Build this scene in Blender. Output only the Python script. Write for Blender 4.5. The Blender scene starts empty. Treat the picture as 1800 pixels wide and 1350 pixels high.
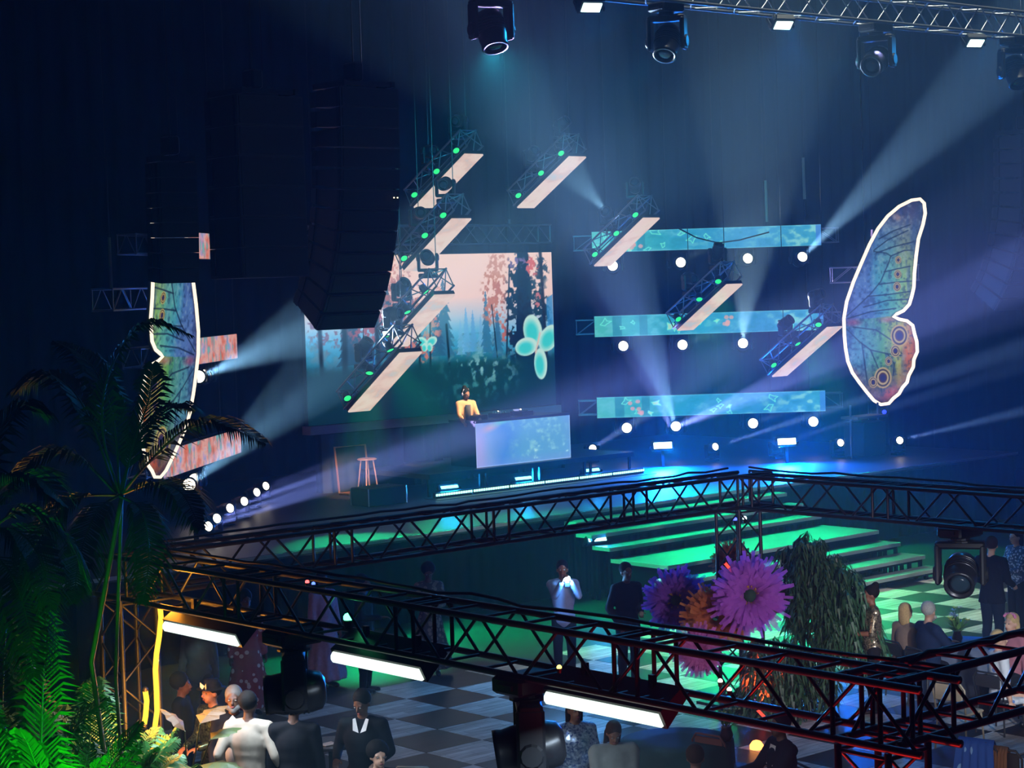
import bpy, bmesh, math, random
import numpy as np
from mathutils import Vector, Matrix, Euler

sc = bpy.context.scene
COL = sc.collection
PI = math.pi

# ------------------------------------------------------------------ camera
F_PX, TILT, ROLL, YAW, CAM_H = 3447.29, .05059671, .03293814, .71466018, 5.83
cy_, sy_ = math.cos(YAW), math.sin(YAW)
_r0, _f0, _up = Vector((cy_, -sy_, 0)), Vector((sy_, cy_, 0)), Vector((0, 0, 1))
FWD = math.cos(TILT) * _f0 - math.sin(TILT) * _up
_dn = -math.sin(TILT) * _f0 - math.cos(TILT) * _up
RIGHT = math.cos(ROLL) * _r0 + math.sin(ROLL) * _dn
DOWN = -math.sin(ROLL) * _r0 + math.cos(ROLL) * _dn
CAM = Vector((0, 0, CAM_H))
cam = bpy.data.objects.new('camera', bpy.data.cameras.new('camera'))
COL.objects.link(cam)
m = Matrix.Identity(4)
for i in range(3):
    m[i][0], m[i][1], m[i][2], m[i][3] = RIGHT[i], -DOWN[i], -FWD[i], CAM[i]
cam.matrix_world = m
cam.data.sensor_width = 36
cam.data.lens = F_PX / 1800 * 36
cam.data.clip_start = .1
cam.data.clip_end = 300
sc.camera = cam

# pixel -> place (1800x1350 frame); a distance always comes from a plane, a height or a neighbour
def ray(x, y): return RIGHT * ((x - 900) / F_PX) + DOWN * ((y - 675) / F_PX) + FWD
def atZ(x, y, z): d = ray(x, y); return CAM + d * ((z - CAM_H) / d.z)
def atX(x, y, v): d = ray(x, y); return CAM + d * (v / d.x)
def atY(x, y, v): d = ray(x, y); return CAM + d * (v / d.y)
def atD(x, y, dep): return CAM + ray(x, y) * dep
def proj(p):
    v = Vector(p) - CAM; w = v.dot(FWD)
    return 900 + F_PX * v.dot(RIGHT) / w, 675 + F_PX * v.dot(DOWN) / w, w

# ------------------------------------------------------------------ world haze, exposure
HAZE = .0037
wd = bpy.data.worlds.new('hall'); sc.world = wd; wd.use_nodes = True
nt = wd.node_tree
nt.nodes['Background'].inputs[0].default_value = (.001, .005, .014, 1)
nt.nodes['Background'].inputs[1].default_value = 1
vs = nt.nodes.new('ShaderNodeVolumeScatter')
vs.inputs['Color'].default_value = (.48, .85, 1, 1)
vs.inputs['Density'].default_value = HAZE
vs.inputs['Anisotropy'].default_value = .1
nt.links.new(vs.outputs[0], nt.nodes['World Output'].inputs['Volume'])
sc.view_settings.view_transform = 'Standard'
sc.view_settings.look = 'None'
sc.view_settings.exposure = -.1
sc.view_settings.gamma = 1
sc.view_settings.use_curve_mapping = False
sc.cycles.adaptive_threshold = .02
sc.cycles.max_bounces = 5
sc.cycles.diffuse_bounces = 2
sc.cycles.glossy_bounces = 2
sc.cycles.transmission_bounces = 3
sc.cycles.volume_bounces = 0
sc.cycles.sample_clamp_indirect = 4
sc.cycles.caustics_reflective = False
sc.cycles.caustics_refractive = False

# ------------------------------------------------------------------ materials
def lin(c):
    if isinstance(c, str):
        c = [int(c[i:i + 2], 16) / 255 for i in (0, 2, 4)]
    return tuple((x / 12.92 if x <= .04045 else ((x + .055) / 1.055) ** 2.4) for x in c)
MATS = {}
def mat(name, col=None, rough=.6, metal=0, noise=0, scale=6, emit=None, es=1, trans=0, stretch=None, spec=.5):
    if name in MATS: return MATS[name]
    mt = bpy.data.materials.new(name); mt.use_nodes = True
    n, l = mt.node_tree.nodes, mt.node_tree.links
    b = n['Principled BSDF']
    c = lin(col or '101010')
    b.inputs['Base Color'].default_value = (*c, 1)
    b.inputs['Roughness'].default_value = rough
    b.inputs['Metallic'].default_value = metal
    b.inputs['Specular IOR Level'].default_value = spec
    if trans: b.inputs['Transmission Weight'].default_value = trans
    if noise:
        tc = n.new('ShaderNodeTexCoord'); no = n.new('ShaderNodeTexNoise'); mp = n.new('ShaderNodeMapping')
        no.inputs['Scale'].default_value = scale; no.inputs['Detail'].default_value = 4
        if stretch: mp.inputs['Scale'].default_value = stretch
        mx = n.new('ShaderNodeMix'); mx.data_type = 'RGBA'
        mx.inputs[6].default_value = (*[x * (1 - noise) for x in c], 1)
        mx.inputs[7].default_value = (*[min(1, x * (1 + noise)) for x in c], 1)
        l.new(tc.outputs['Object'], mp.inputs[0]); l.new(mp.outputs[0], no.inputs['Vector'])
        l.new(no.outputs['Fac'], mx.inputs[0]); l.new(mx.outputs[2], b.inputs['Base Color'])
    if emit:
        b.inputs['Emission Color'].default_value = (*lin(emit), 1)
        b.inputs['Emission Strength'].default_value = es
    MATS[name] = mt
    return mt
def emat(name, col, s=1):
    if name in MATS: return MATS[name]
    mt = bpy.data.materials.new(name); mt.use_nodes = True
    n, l = mt.node_tree.nodes, mt.node_tree.links
    n.remove(n['Principled BSDF'])
    e = n.new('ShaderNodeEmission'); e.inputs[0].default_value = (*lin(col), 1); e.inputs[1].default_value = s
    l.new(e.outputs[0], n['Material Output'].inputs[0])
    MATS[name] = mt
    return mt
def screen_mat(name, s=1):
    if name in MATS: return MATS[name]
    mt = bpy.data.materials.new(name); mt.use_nodes = True
    n, l = mt.node_tree.nodes, mt.node_tree.links
    n.remove(n['Principled BSDF'])
    e = n.new('ShaderNodeEmission'); a = n.new('ShaderNodeAttribute'); a.attribute_name = 'Col'
    e.inputs[1].default_value = s
    l.new(a.outputs['Color'], e.inputs[0]); l.new(e.outputs[0], n['Material Output'].inputs[0])
    MATS[name] = mt
    return mt
BLK = mat('black_plastic', '14161a', .45)
BLKM = mat('black_metal', '1c1f24', .38, .6)
ALU = mat('truss_aluminium', '8b8f96', .38, .9, .12, 9)
DALU = mat('black_truss', '2b2e33', .42, .6, .15, 9)
CABLE = mat('cable_rubber', '0b0c0e', .6)

# ------------------------------------------------------------------ mesh helpers
class MB:
    def __init__(s): s.v = []; s.f = []
    def add(s, vs_, fs):
        o = len(s.v); s.v += [tuple(v) for v in vs_]; s.f += [tuple(i + o for i in f) for f in fs]; return s
    def box(s, c, d, rot=None, taper=1):
        hx, hy, hz = d[0] / 2, d[1] / 2, d[2] / 2
        p = [Vector((x * hx * (taper if z > 0 else 1), y * hy * (taper if z > 0 else 1), z * hz)) for z in (-1, 1) for x, y in ((-1, -1), (1, -1), (1, 1), (-1, 1))]
        if rot is not None: p = [rot @ q for q in p]
        c = Vector(c)
        return s.add([q + c for q in p], [(3, 2, 1, 0), (4, 5, 6, 7), (0, 1, 5, 4), (1, 2, 6, 5), (2, 3, 7, 6), (3, 0, 4, 7)])
    def bbox(s, c, d, b=.01, rot=None):   # box with bevelled vertical + horizontal rims
        hx, hy, hz = d[0] / 2, d[1] / 2, d[2] / 2
        b = min(b, hx * .9, hy * .9, hz * .9)
        rings = []
        for z, i in ((-hz, b), (-hz + b, 0), (hz - b, 0), (hz, b)):
            x, y = hx - i, hy - i; k = b
            rings.append([Vector(q) for q in ((-x + k, -y, z), (x - k, -y, z), (x, -y + k, z), (x, y - k, z), (x - k, y, z), (-x + k, y, z), (-x, y - k, z), (-x, -y + k, z))])
        P = [q for r in rings for q in r]
        if rot is not None: P = [rot @ q for q in P]
        c = Vector(c); fs = [tuple(range(7, -1, -1)), tuple(range(24, 32))]
        for r in range(3):
            for i in range(8): fs.append((r * 8 + i, r * 8 + (i + 1) % 8, r * 8 + 8 + (i + 1) % 8, r * 8 + 8 + i))
        return s.add([q + c for q in P], fs)
    def tube(s, pts, r, n=6, cap=True):
        pts = [Vector(p) for p in pts]; rs = r if isinstance(r, (list, tuple)) else [r] * len(pts)
        V = []; up = None
        for i, p in enumerate(pts):
            t = (pts[min(i + 1, len(pts) - 1)] - pts[max(i - 1, 0)])
            if t.length < 1e-9: t = Vector((0, 0, 1))
            t.normalize()
            if up is None: up = Vector((0, 0, 1)) if abs(t.z) < .9 else Vector((1, 0, 0))
            a = t.cross(up)
            if a.length < 1e-6: a = t.orthogonal()
            a.normalize(); b = a.cross(t); up = b
            for k in range(n):
                w = 2 * PI * (k + .5) / n
                V.append(p + (a * math.cos(w) + b * math.sin(w)) * rs[i])
        fs = []
        for i in range(len(pts) - 1):
            for k in range(n):
                fs.append((i * n + k, i * n + n + k, i * n + n + (k + 1) % n, i * n + (k + 1) % n))
        if cap:
            fs.append(tuple(range(n))); fs.append(tuple(range(len(V) - 1, len(V) - n - 1, -1)))
        return s.add(V, fs)
    def lathe(s, prof, n=16, c=(0, 0, 0), M=None):   # prof [(r,z)], around z
        V = []; c = Vector(c)
        for r, z in prof:
            for k in range(n):
                w = 2 * PI * k / n; q = Vector((r * math.cos(w), r * math.sin(w), z))
                V.append((M @ q if M is not None else q) + c)
        fs = []
        for i in range(len(prof) - 1):
            for k in range(n):
                fs.append((i * n + k, i * n + (k + 1) % n, i * n + n + (k + 1) % n, i * n + n + k))
        if prof[0][0] > 1e-6: fs.append(tuple(range(n - 1, -1, -1)))
        if prof[-1][0] > 1e-6: fs.append(tuple(range(len(V) - n, len(V))))
        return s.add(V, fs)
    def ball(s, c, r, n=10, M=None):
        r = r if isinstance(r, (tuple, list)) else (r, r, r)
        k = n // 2 + 1; V = []; c = Vector(c)
        for i in range(k + 1):
            a = PI * i / k
            for j in range(n):
                b = 2 * PI * j / n
                q = Vector((r[0] * math.sin(a) * math.cos(b), r[1] * math.sin(a) * math.sin(b), r[2] * math.cos(a)))
                V.append((M @ q if M is not None else q) + c)
        fs = [(i * n + j, (i + 1) * n + j, (i + 1) * n + (j + 1) % n, i * n + (j + 1) % n) for i in range(k) for j in range(n)]
        return s.add(V, fs)
    def prism(s, poly, y0, y1):   # poly in (x,z), extruded along y
        n = len(poly)
        V = [(x, y0, z) for x, z in poly] + [(x, y1, z) for x, z in poly]
        fs = [tuple(range(n)), tuple(range(2 * n - 1, n - 1, -1))] + [(i, i + n, (i + 1) % n + n, (i + 1) % n) for i in range(n)]
        return s.add(V, fs)
    def mesh(s, name, smooth=False):
        me = bpy.data.meshes.new(name); me.from_pydata(s.v, [], s.f); me.update()
        if smooth: me.shade_smooth()
        return me
    def build(s, name, mt, parent=None, smooth=False):
        me = s.mesh(name, smooth); me.materials.append(mt)
        return ob(name, me, parent)
def ob(name, data, parent=None, loc=None, rot=None, M=None):
    o = bpy.data.objects.new(name, data); COL.objects.link(o)
    if parent is not None: o.parent = parent
    if M is not None: o.matrix_local = M
    if loc is not None: o.location = loc
    if rot is not None: o.rotation_euler = rot
    return o
def tag(o, label=None, cat=None, group=None, kind=None):
    if label: o['label'] = label
    if cat: o['category'] = cat
    if group: o['group'] = group
    if kind: o['kind'] = kind
    return o
def thing(name, label, cat, loc=(0, 0, 0), rotz=0, group=None, M=None):
    o = bpy.data.objects.new(name, None); COL.objects.link(o); o.empty_display_size = .1
    if M is not None: o.matrix_world = M
    else: o.location = loc; o.rotation_euler = (0, 0, rotz)
    return tag(o, label, cat, group)
def copy_tree(o, parent=None):
    c = o.copy(); COL.objects.link(c); c.parent = parent
    for ch in o.children: copy_tree(ch, c)
    return c
def frame(z, up=(0, 0, 1)):   # rotation whose local z looks along z, local y ~ up
    z = Vector(z).normalized(); up = Vector(up)
    x = up.cross(z)
    if x.length < 1e-5: x = Vector((1, 0, 0)).cross(z)
    x.normalize(); y = z.cross(x)
    return Matrix((x, y, z)).transposed()
def mat4(R3, loc): M = R3.to_4x4(); M.translation = Vector(loc); return M
def seg_matrix(p, q, r=1):    # unit tube along z (0..1) stretched from p to q
    p, q = Vector(p), Vector(q); d = q - p
    R3 = frame(d, (0, 0, 1) if abs(d.normalized().z) < .95 else (1, 0, 0))
    return Matrix.Translation(p) @ R3.to_4x4() @ Matrix.Diagonal((r, r, d.length, 1))
BEAM = 1.6     # the moving heads drive thin haze hard
def spot(name, loc, target, power, ang, col='ffffff', blend=.3, size=.05, parent=None):
    if name == 'beam_lamp': power *= BEAM
    L = bpy.data.lights.new(name, 'SPOT'); L.energy = power; L.color = lin(col); L.spot_size = math.radians(ang)
    L.spot_blend = blend; L.shadow_soft_size = size
    o = bpy.data.objects.new(name, L); COL.objects.link(o)
    d = Vector(target) - Vector(loc)
    o.matrix_world = mat4(frame(-d), loc)
    if parent is not None:
        bpy.context.view_layer.update()
        o.parent = parent; o.matrix_parent_inverse = parent.matrix_world.inverted()
    return o
def area(name, loc, target, power, sx, sy, col='ffffff', parent=None, spread=180):
    L = bpy.data.lights.new(name, 'AREA'); L.energy = power; L.color = lin(col); L.shape = 'RECTANGLE'; L.size = sx; L.size_y = sy
    L.spread = math.radians(spread)
    o = bpy.data.objects.new(name, L); COL.objects.link(o)
    o.matrix_world = mat4(frame(-(Vector(target) - Vector(loc))), loc)
    if parent is not None:
        bpy.context.view_layer.update()
        o.parent = parent; o.matrix_parent_inverse = parent.matrix_world.inverted()
    return o
# unit tubes shared by every truss brace
_UT = {}
def unit_tube(mt, n=6):
    k = (mt.name, n)
    if k not in _UT:
        me = MB().tube([(0, 0, 0), (0, 0, 1)], 1, n).mesh('brace', True); me.materials.append(mt); _UT[k] = me
    return _UT[k]

# ------------------------------------------------------------------ trusses
def truss(name, label, cat, p, q, w, seg, mt, r=.024, rb=.011, group=None, up=(0, 0, 1), frames=(), h=None, top=True):
    """box truss from p to q (centre line); local z along it, w wide, h tall"""
    p, q = Vector(p), Vector(q); L = (q - p).length; h = h or w
    t = thing(name, label, cat, M=mat4(frame(q - p, up), p), group=group)
    # local x = sideways, y = up
    cs = [(sx * w / 2, sy * h / 2) for sx in (-1, 1) for sy in (-1, 1)]
    UT, UB = unit_tube(mt, 8), unit_tube(mt, 5)
    for x, y in cs: ob('chord', UT, t, M=seg_matrix((x, y, 0), (x, y, L), r))
    n = max(2, round(L / seg)); n += n % 2
    for i in range(n):
        z0, z1 = L * (i + .06) / n, L * (i + .94) / n
        s = 1 if i % 2 == 0 else -1
        for sx in (-1, 1): ob('brace', UB, t, M=seg_matrix((sx * w / 2, -s * h / 2, z0), (sx * w / 2, s * h / 2, z1), rb))
        if top == 'strut':
            if i:
                for sy in (-1, 1): ob('strut', UB, t, M=seg_matrix((-w / 2, sy * h / 2, L * i / n), (w / 2, sy * h / 2, L * i / n), rb))
        elif top:
            ob('brace', UB, t, M=seg_matrix((-s * w / 2, h / 2, z0), (s * w / 2, h / 2, z1), rb))
            ob('brace', UB, t, M=seg_matrix((-s * w / 2, -h / 2, z0), (s * w / 2, -h / 2, z1), rb))
    for z in frames:
        for a, b in ((0, 1), (1, 3), (3, 2), (2, 0)):
            ob('end_strut', UB, t, M=seg_matrix((*cs[a], z), (*cs[b], z), rb * 1.25))
    return t
# ================================================================== the hall
XC = 27.42
def struct(name, mb, mt, parent=None):
    o = mb.build(name, mt, parent)
    if parent is None: o['kind'] = 'structure'
    return o
FLOORM = mat('hall_floor', '2b3034', .42, 0, .25, 3)
fl = struct('floor', MB().box((24, 20, -.03), (60, 60, .04)), FLOORM)
DRAPE = mat('black_drape', '10131c', .85, 0, .2, 8, spec=.12)
def drape(name, p, q, z0, z1, amp=.09, wl=.38, mt=DRAPE, kind='structure', parent=None):
    p, q = Vector(p), Vector(q); d = (q - p); L = d.length; d.normalize(); nrm = Vector((-d.y, d.x, 0))
    n = int(L / wl * 6); V = []; fs = []; rnd = random.Random(name)
    ph = 0
    for i in range(n + 1):
        ph += 2 * PI / 6 * rnd.uniform(.75, 1.25)
        b = p + d * (L * i / n) + nrm * (amp * math.sin(ph) * rnd.uniform(.7, 1.1))
        V += [(b.x, b.y, z0), (b.x, b.y, z1)]
    for i in range(n): fs.append((2 * i, 2 * i + 2, 2 * i + 3, 2 * i + 1))
    o = MB().add(V, fs).build(name, mt, parent, True)
    if kind: o['kind'] = kind
    return o
drape('wall_back', (6, 38.6, 0), (48, 38.6, 0), 0, 16, .12, .6)
drape('wall_right', (48, 38.6, 0), (48, 2, 0), 0, 16, .12, .6)
drape('wall_left', (7.5, 20, 0), (7.5, 38.6, 0), 0, 16, .12, .6)
struct('ceiling', MB().box((24, 19, 16.1), (60, 62, .2)), mat('hall_ceiling', '0c0e14', .9))

# ------------------------------------------------------------------ checker dance floor
def tile_mat(name, ca, cb):
    mt = bpy.data.materials.new(name); mt.use_nodes = True
    n, l = mt.node_tree.nodes, mt.node_tree.links; b = n['Principled BSDF']
    tc = n.new('ShaderNodeTexCoord'); mp = n.new('ShaderNodeMapping'); oi = n.new('ShaderNodeObjectInfo')
    br = n.new('ShaderNodeTexBrick'); no = n.new('ShaderNodeTexNoise'); ad = n.new('ShaderNodeVectorMath')
    ml = n.new('ShaderNodeVectorMath'); ml.operation = 'SCALE'; ml.inputs[3].default_value = 37
    cb_ = n.new('ShaderNodeCombineXYZ')
    for i in range(3): l.new(oi.outputs['Random'], cb_.inputs[i])
    l.new(cb_.outputs[0], ml.inputs[0]); l.new(tc.outputs['Object'], ad.inputs[0]); l.new(ml.outputs[0], ad.inputs[1])
    mp.inputs['Scale'].default_value = (1.6, 14, 1)
    l.new(ad.outputs[0], mp.inputs[0]); l.new(mp.outputs[0], no.inputs['Vector']); no.inputs['Scale'].default_value = 1.3; no.inputs['Detail'].default_value = 6
    l.new(ad.outputs[0], br.inputs['Vector']); br.inputs['Scale'].default_value = 1
    br.inputs['Brick Width'].default_value = .62; br.inputs['Row Height'].default_value = .152; br.inputs['Mortar Size'].default_value = .004
    br.inputs['Color1'].default_value = (*lin(ca), 1); br.inputs['Color2'].default_value = (*lin(cb), 1)
    br.inputs['Mortar'].default_value = (*[x * .4 for x in lin(cb)], 1); br.inputs['Bias'].default_value = 0
    mx = n.new('ShaderNodeMix'); mx.data_type = 'RGBA'; mx.blend_type = 'MULTIPLY'; mx.inputs[0].default_value = .75
    rp = n.new('ShaderNodeValToRGB'); rp.color_ramp.elements[0].color = (.42, .36, .32, 1); rp.color_ramp.elements[0].position = .3
    rp.color_ramp.elements[1].color = (1, 1, 1, 1); rp.color_ramp.elements[1].position = .62
    l.new(no.outputs['Fac'], rp.inputs[0]); l.new(br.outputs['Color'], mx.inputs[6]); l.new(rp.outputs[0], mx.inputs[7])
    l.new(mx.outputs[2], b.inputs['Base Color']); b.inputs['Roughness'].default_value = .38
    return mt
TW, TD = tile_mat('pale_wood_tile', 'f2eeea', 'c8c0ba'), tile_mat('dark_wood_tile', '3a2f2c', '251f1e')
TS = .9144
tmesh = []
for mt in (TW, TD):
    me = MB().bbox((0, 0, -.012), (TS - .006, TS - .006, .024), .004).mesh('floor_tile'); me.materials.append(mt); tmesh.append(me)
TX0, TY0 = 16.834, 21.907      # a corner read off the photograph; it has (i+j) even tiles to its upper right
for i in range(-8, 20):
    for j in range(-14, 1):
        c = (TX0 + (i + .5) * TS, TY0 + (j + .5) * TS, .012)
        px, py, w = proj(c)
        if -60 < px < 1860 and py < 1400:
            ob('floor_tile', tmesh[(i + j) % 2], fl, loc=c)

# ------------------------------------------------------------------ stage, thrust and steps
SZ, SY = 1.53, 26.87
DECK = mat('stage_deck', '7a8086', .34, 0, .18, 2.5)
FASC = mat('stage_fascia', '0e1320', .8, 0, .2, 5, spec=.12)
SDECK = mat('stage_vinyl', '3c4146', .42, 0, .18, 2.5)
EDGE = mat('step_edging', 'c9d2d0', .4)
st = thing('stage', 'wide low-gloss grey main stage with black fascia behind the steps', 'stage', (XC, SY, 0))
b = MB()
b.box((-1.5, 5.75, SZ - .05), (26, 11.4, .1)); b.build('deck', SDECK, st)
drape('fascia', (14.4 - XC, .04, 0), (24.4 - XC, .04, 0), 0, SZ - .1, .03, .3, FASC, None, st)
drape('fascia', (30.4 - XC, .04, 0), (38.9 - XC, .04, 0), 0, SZ - .1, .03, .3, FASC, None, st)
MB().box((0, .06, SZ / 2 - .05), (6, .04, SZ - .1)).build('fascia_panel', FASC, st)
MB().box((-1.5, -.012, SZ - .03), (26, .02, .06)).build('edging', EDGE, st)
MB().box((-14.48, 5.75, SZ / 2 - .05), (.04, 11.4, SZ - .1)).build('fascia_panel', FASC, st)
def bench(name, label, cat, z, y0, y1, x0=24.47, x1=30.35, legs=(), closed=False, grp=None):
    t = thing(name, label, cat, ((x0 + x1) / 2, y0, 0), group=grp); w = x1 - x0; d = y1 - y0
    MB().box((0, d / 2, z - .02), (w, d, .04)).build('tread', DECK, t)
    MB().box((0, -.012, z - .035), (w, .02, .07)).build('edging', EDGE, t)
    for s in (-1, 1): MB().box((s * w / 2, d / 2, z - .035), (.02, d, .07)).build('edging', EDGE, t)
    if closed:
        MB().box((0, .03, z / 2 - .03), (w - .04, .03, z - .06)).build('skirt', FASC, t)
        for s in (-1, 1): MB().box((s * (w / 2 - .03), d / 2, z / 2 - .03), (.03, d - .04, z - .06)).build('skirt', FASC, t)
    else:
        lg = MB().box((0, 0, z / 2 - .02), (.06, .06, z - .04)).mesh('leg'); lg.materials.append(BLKM)
        for x in legs:
            for y in (.06, d - .06): ob('leg', lg, t, loc=(x, y, 0))
        MB().box((0, .06, z - .08), (w - .05, .04, .08)).build('rail', BLKM, t)
LG = [-2.88, -2.55, -1.3, -.95, .95, 1.3, 2.55, 2.88]
bench('step_bench', 'lowest carpeted step bench standing on the dance floor', 'step', .2, 22.72, 23.08, legs=LG)
bench('step_bench', 'second step bench up from the dance floor, on short legs', 'step', .4, 23.1, 23.66, legs=LG)
bench('step_bench', 'third step bench up, directly below the wide thrust platform', 'step', .6, 23.68, 24.18, legs=LG)
bench('thrust_platform', 'wide thrust platform with pale edging between the step flights', 'platform', .8, 24.2, 25.62, closed=True)
bench('step_bench', 'first step bench above the wide thrust platform', 'step', 1.0, 25.64, 26.1, legs=LG)
bench('step_bench', 'second step bench above the wide thrust platform', 'step', 1.2, 26.11, 26.53, legs=LG)
bench('step_bench', 'top step bench touching the main stage front', 'step', 1.4, 26.54, 26.84, legs=LG)

# ------------------------------------------------------------------ riser and booth
RZ = 2.0; RX0, RX1, RY0, RY1 = 24.9, 30.75, 31.38, 33.75
r = thing('dj_riser', 'low black riser on legs carrying the glowing booth', 'riser', ((RX0 + RX1) / 2, RY0, SZ))
RW, RD = RX1 - RX0, RY1 - RY0
MB().box((0, RD / 2, RZ - SZ - .05), (RW, RD, .1)).build('deck', mat('riser_deck', '2c3238', .4, 0, .15, 3), r)
MB().box((0, -.01, RZ - SZ - .05), (RW + .02, .02, .1)).build('edging', BLKM, r)
lg = MB().box((0, 0, (RZ - SZ) / 2 - .05), (.05, .05, RZ - SZ - .1)).mesh('leg'); lg.materials.append(BLKM)
for x in (-2.88, -1.5, -1.32, 0, .18, 1.5, 1.68, 2.88):
    for y in (.08, RD - .08): ob('leg', lg, r, loc=(x, y, 0))
MB().box((0, RD - .03, (RZ - SZ) / 2 - .05), (RW, .03, RZ - SZ - .1)).build('back_skirt', FASC, r)
# pixel bar on the stage in front of the riser: housings with single cells
PIXC = emat('pixel_cell', 'b0ffe4', 2.2)
pm = MB().bbox((0, 0, 0), (.052, .02, .05), .006).mesh('cell'); pm.materials.append(PIXC)
for k in range(6):
    x0 = 24.78 + k * 1.0
    t = thing('pixel_bar', 'mint-celled pixel light bar at the riser foot, %s from the flight case' % ('first', 'second', 'third', 'fourth', 'fifth', 'sixth')[k], 'light bar', (x0 + .49, 31.06, SZ), group='pixel bars along the riser')
    MB().bbox((0, .03, .07), (.98, .1, .1), .012).build('housing', BLK, t)
    MB().box((0, .03, .01), (.9, .14, .02)).build('foot', BLKM, t)
    for i in range(15): ob('cell', pm, t, loc=(-.455 + i * .065, -.022, .075))
tag(MB().box((27.75, 31.0, SZ + .004), (6.2, .5, .008)).build('stage_mat', BLK), 'thin black mat under the row of pixel bars', 'mat')
def blinder(label, p, w=.46, h=.1, dirv=(0, -1, .25), col='c8ffff', s=6, watt=60, wc='3aa0ff', grp=None, bw=None):
    R3 = frame(dirv); t = thing('strobe_light', label, 'strobe light', M=mat4(R3, p), group=grp)
    MB().bbox((0, 0, -.06), ((bw or w) + .08, h + .09, .12), .012).build('housing', BLK, t)
    MB().bbox((0, 0, .004), (w, h, .012), .004).build('lens', emat('strobe_' + col + str(s), col, s), t)
    br_ = MB()
    for sg in (-1, 1): br_.box((sg * (w / 2 + .06), -.03, -.08), (.015, .05, .18))
    br_.box((0, -.03, -.17), (w + .13, .05, .015)); br_.build('bracket', BLKM, t)
    d = Vector(dirv).normalized()
    if watt: area('wash', Vector(p) + d * .03, Vector(p) + d, watt, w, h, wc, t, 150)
    return t
for k, (px, py) in enumerate(((790, 856), (920, 841), (1040, 827))):
    p = atY(px, py, 31.75); p.z = max(p.z, SZ + .12)
    blinder('cyan strobe light under the riser deck, %s one from the flight case' % ('first', 'second', 'third')[k], p, .42, .07, (-.1, -.8, .6), '8fffff', 3, 260, '10a0ff', 'strobes under the riser')
bt = thing('dj_booth', 'booth table with glowing blue video front on the riser', 'booth', (27.72, 31.6, RZ))
BW, BH = 2.7, .98
b = MB(); b.box((0, .45, BH - .02), (BW, .9, .05)); b.build('table_top', BLK, bt)
b = MB()
for x in (-BW / 2 + .04, BW / 2 - .04): MB().box((x, .45, BH / 2 - .02), (.05, .86, BH - .05)).build('side_panel', BLK, bt)
b = MB(); b.box((0, .05, BH / 2), (BW, .06, BH)); b.build('screen_back', BLK, bt)

# ------------------------------------------------------------------ painted video pictures (flat print of LED screens)
def vnoise(nx, ny, fx, fy, seed):
    r_ = np.random.RandomState(seed); gx, gy = int(fx) + 3, int(fy) + 3
    g = r_.rand(gy, gx); xs = np.linspace(0, fx, nx); ys = np.linspace(0, fy, ny)
    xi, yi = xs.astype(int), ys.astype(int); tx, ty = xs - xi, ys - yi
    tx, ty = tx * tx * (3 - 2 * tx), ty * ty * (3 - 2 * ty)
    a = g[np.ix_(yi, xi)]; b_ = g[np.ix_(yi, xi + 1)]; c = g[np.ix_(yi + 1, xi)]; d = g[np.ix_(yi + 1, xi + 1)]
    return (a * (1 - tx) + b_ * tx) * (1 - ty)[:, None] + (c * (1 - tx) + d * tx) * ty[:, None]
def fnoise(nx, ny, fx, fy, seed, oc=4):
    o = 0; w = 0
    for k in range(oc): a = .5 ** k; o = o + a * vnoise(nx, ny, fx * 2 ** k, fy * 2 ** k, seed + k * 7); w += a
    return o / w
def hexc(h): return np.array([int(h[i:i + 2], 16) / 255 for i in (0, 2, 4)])
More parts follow.
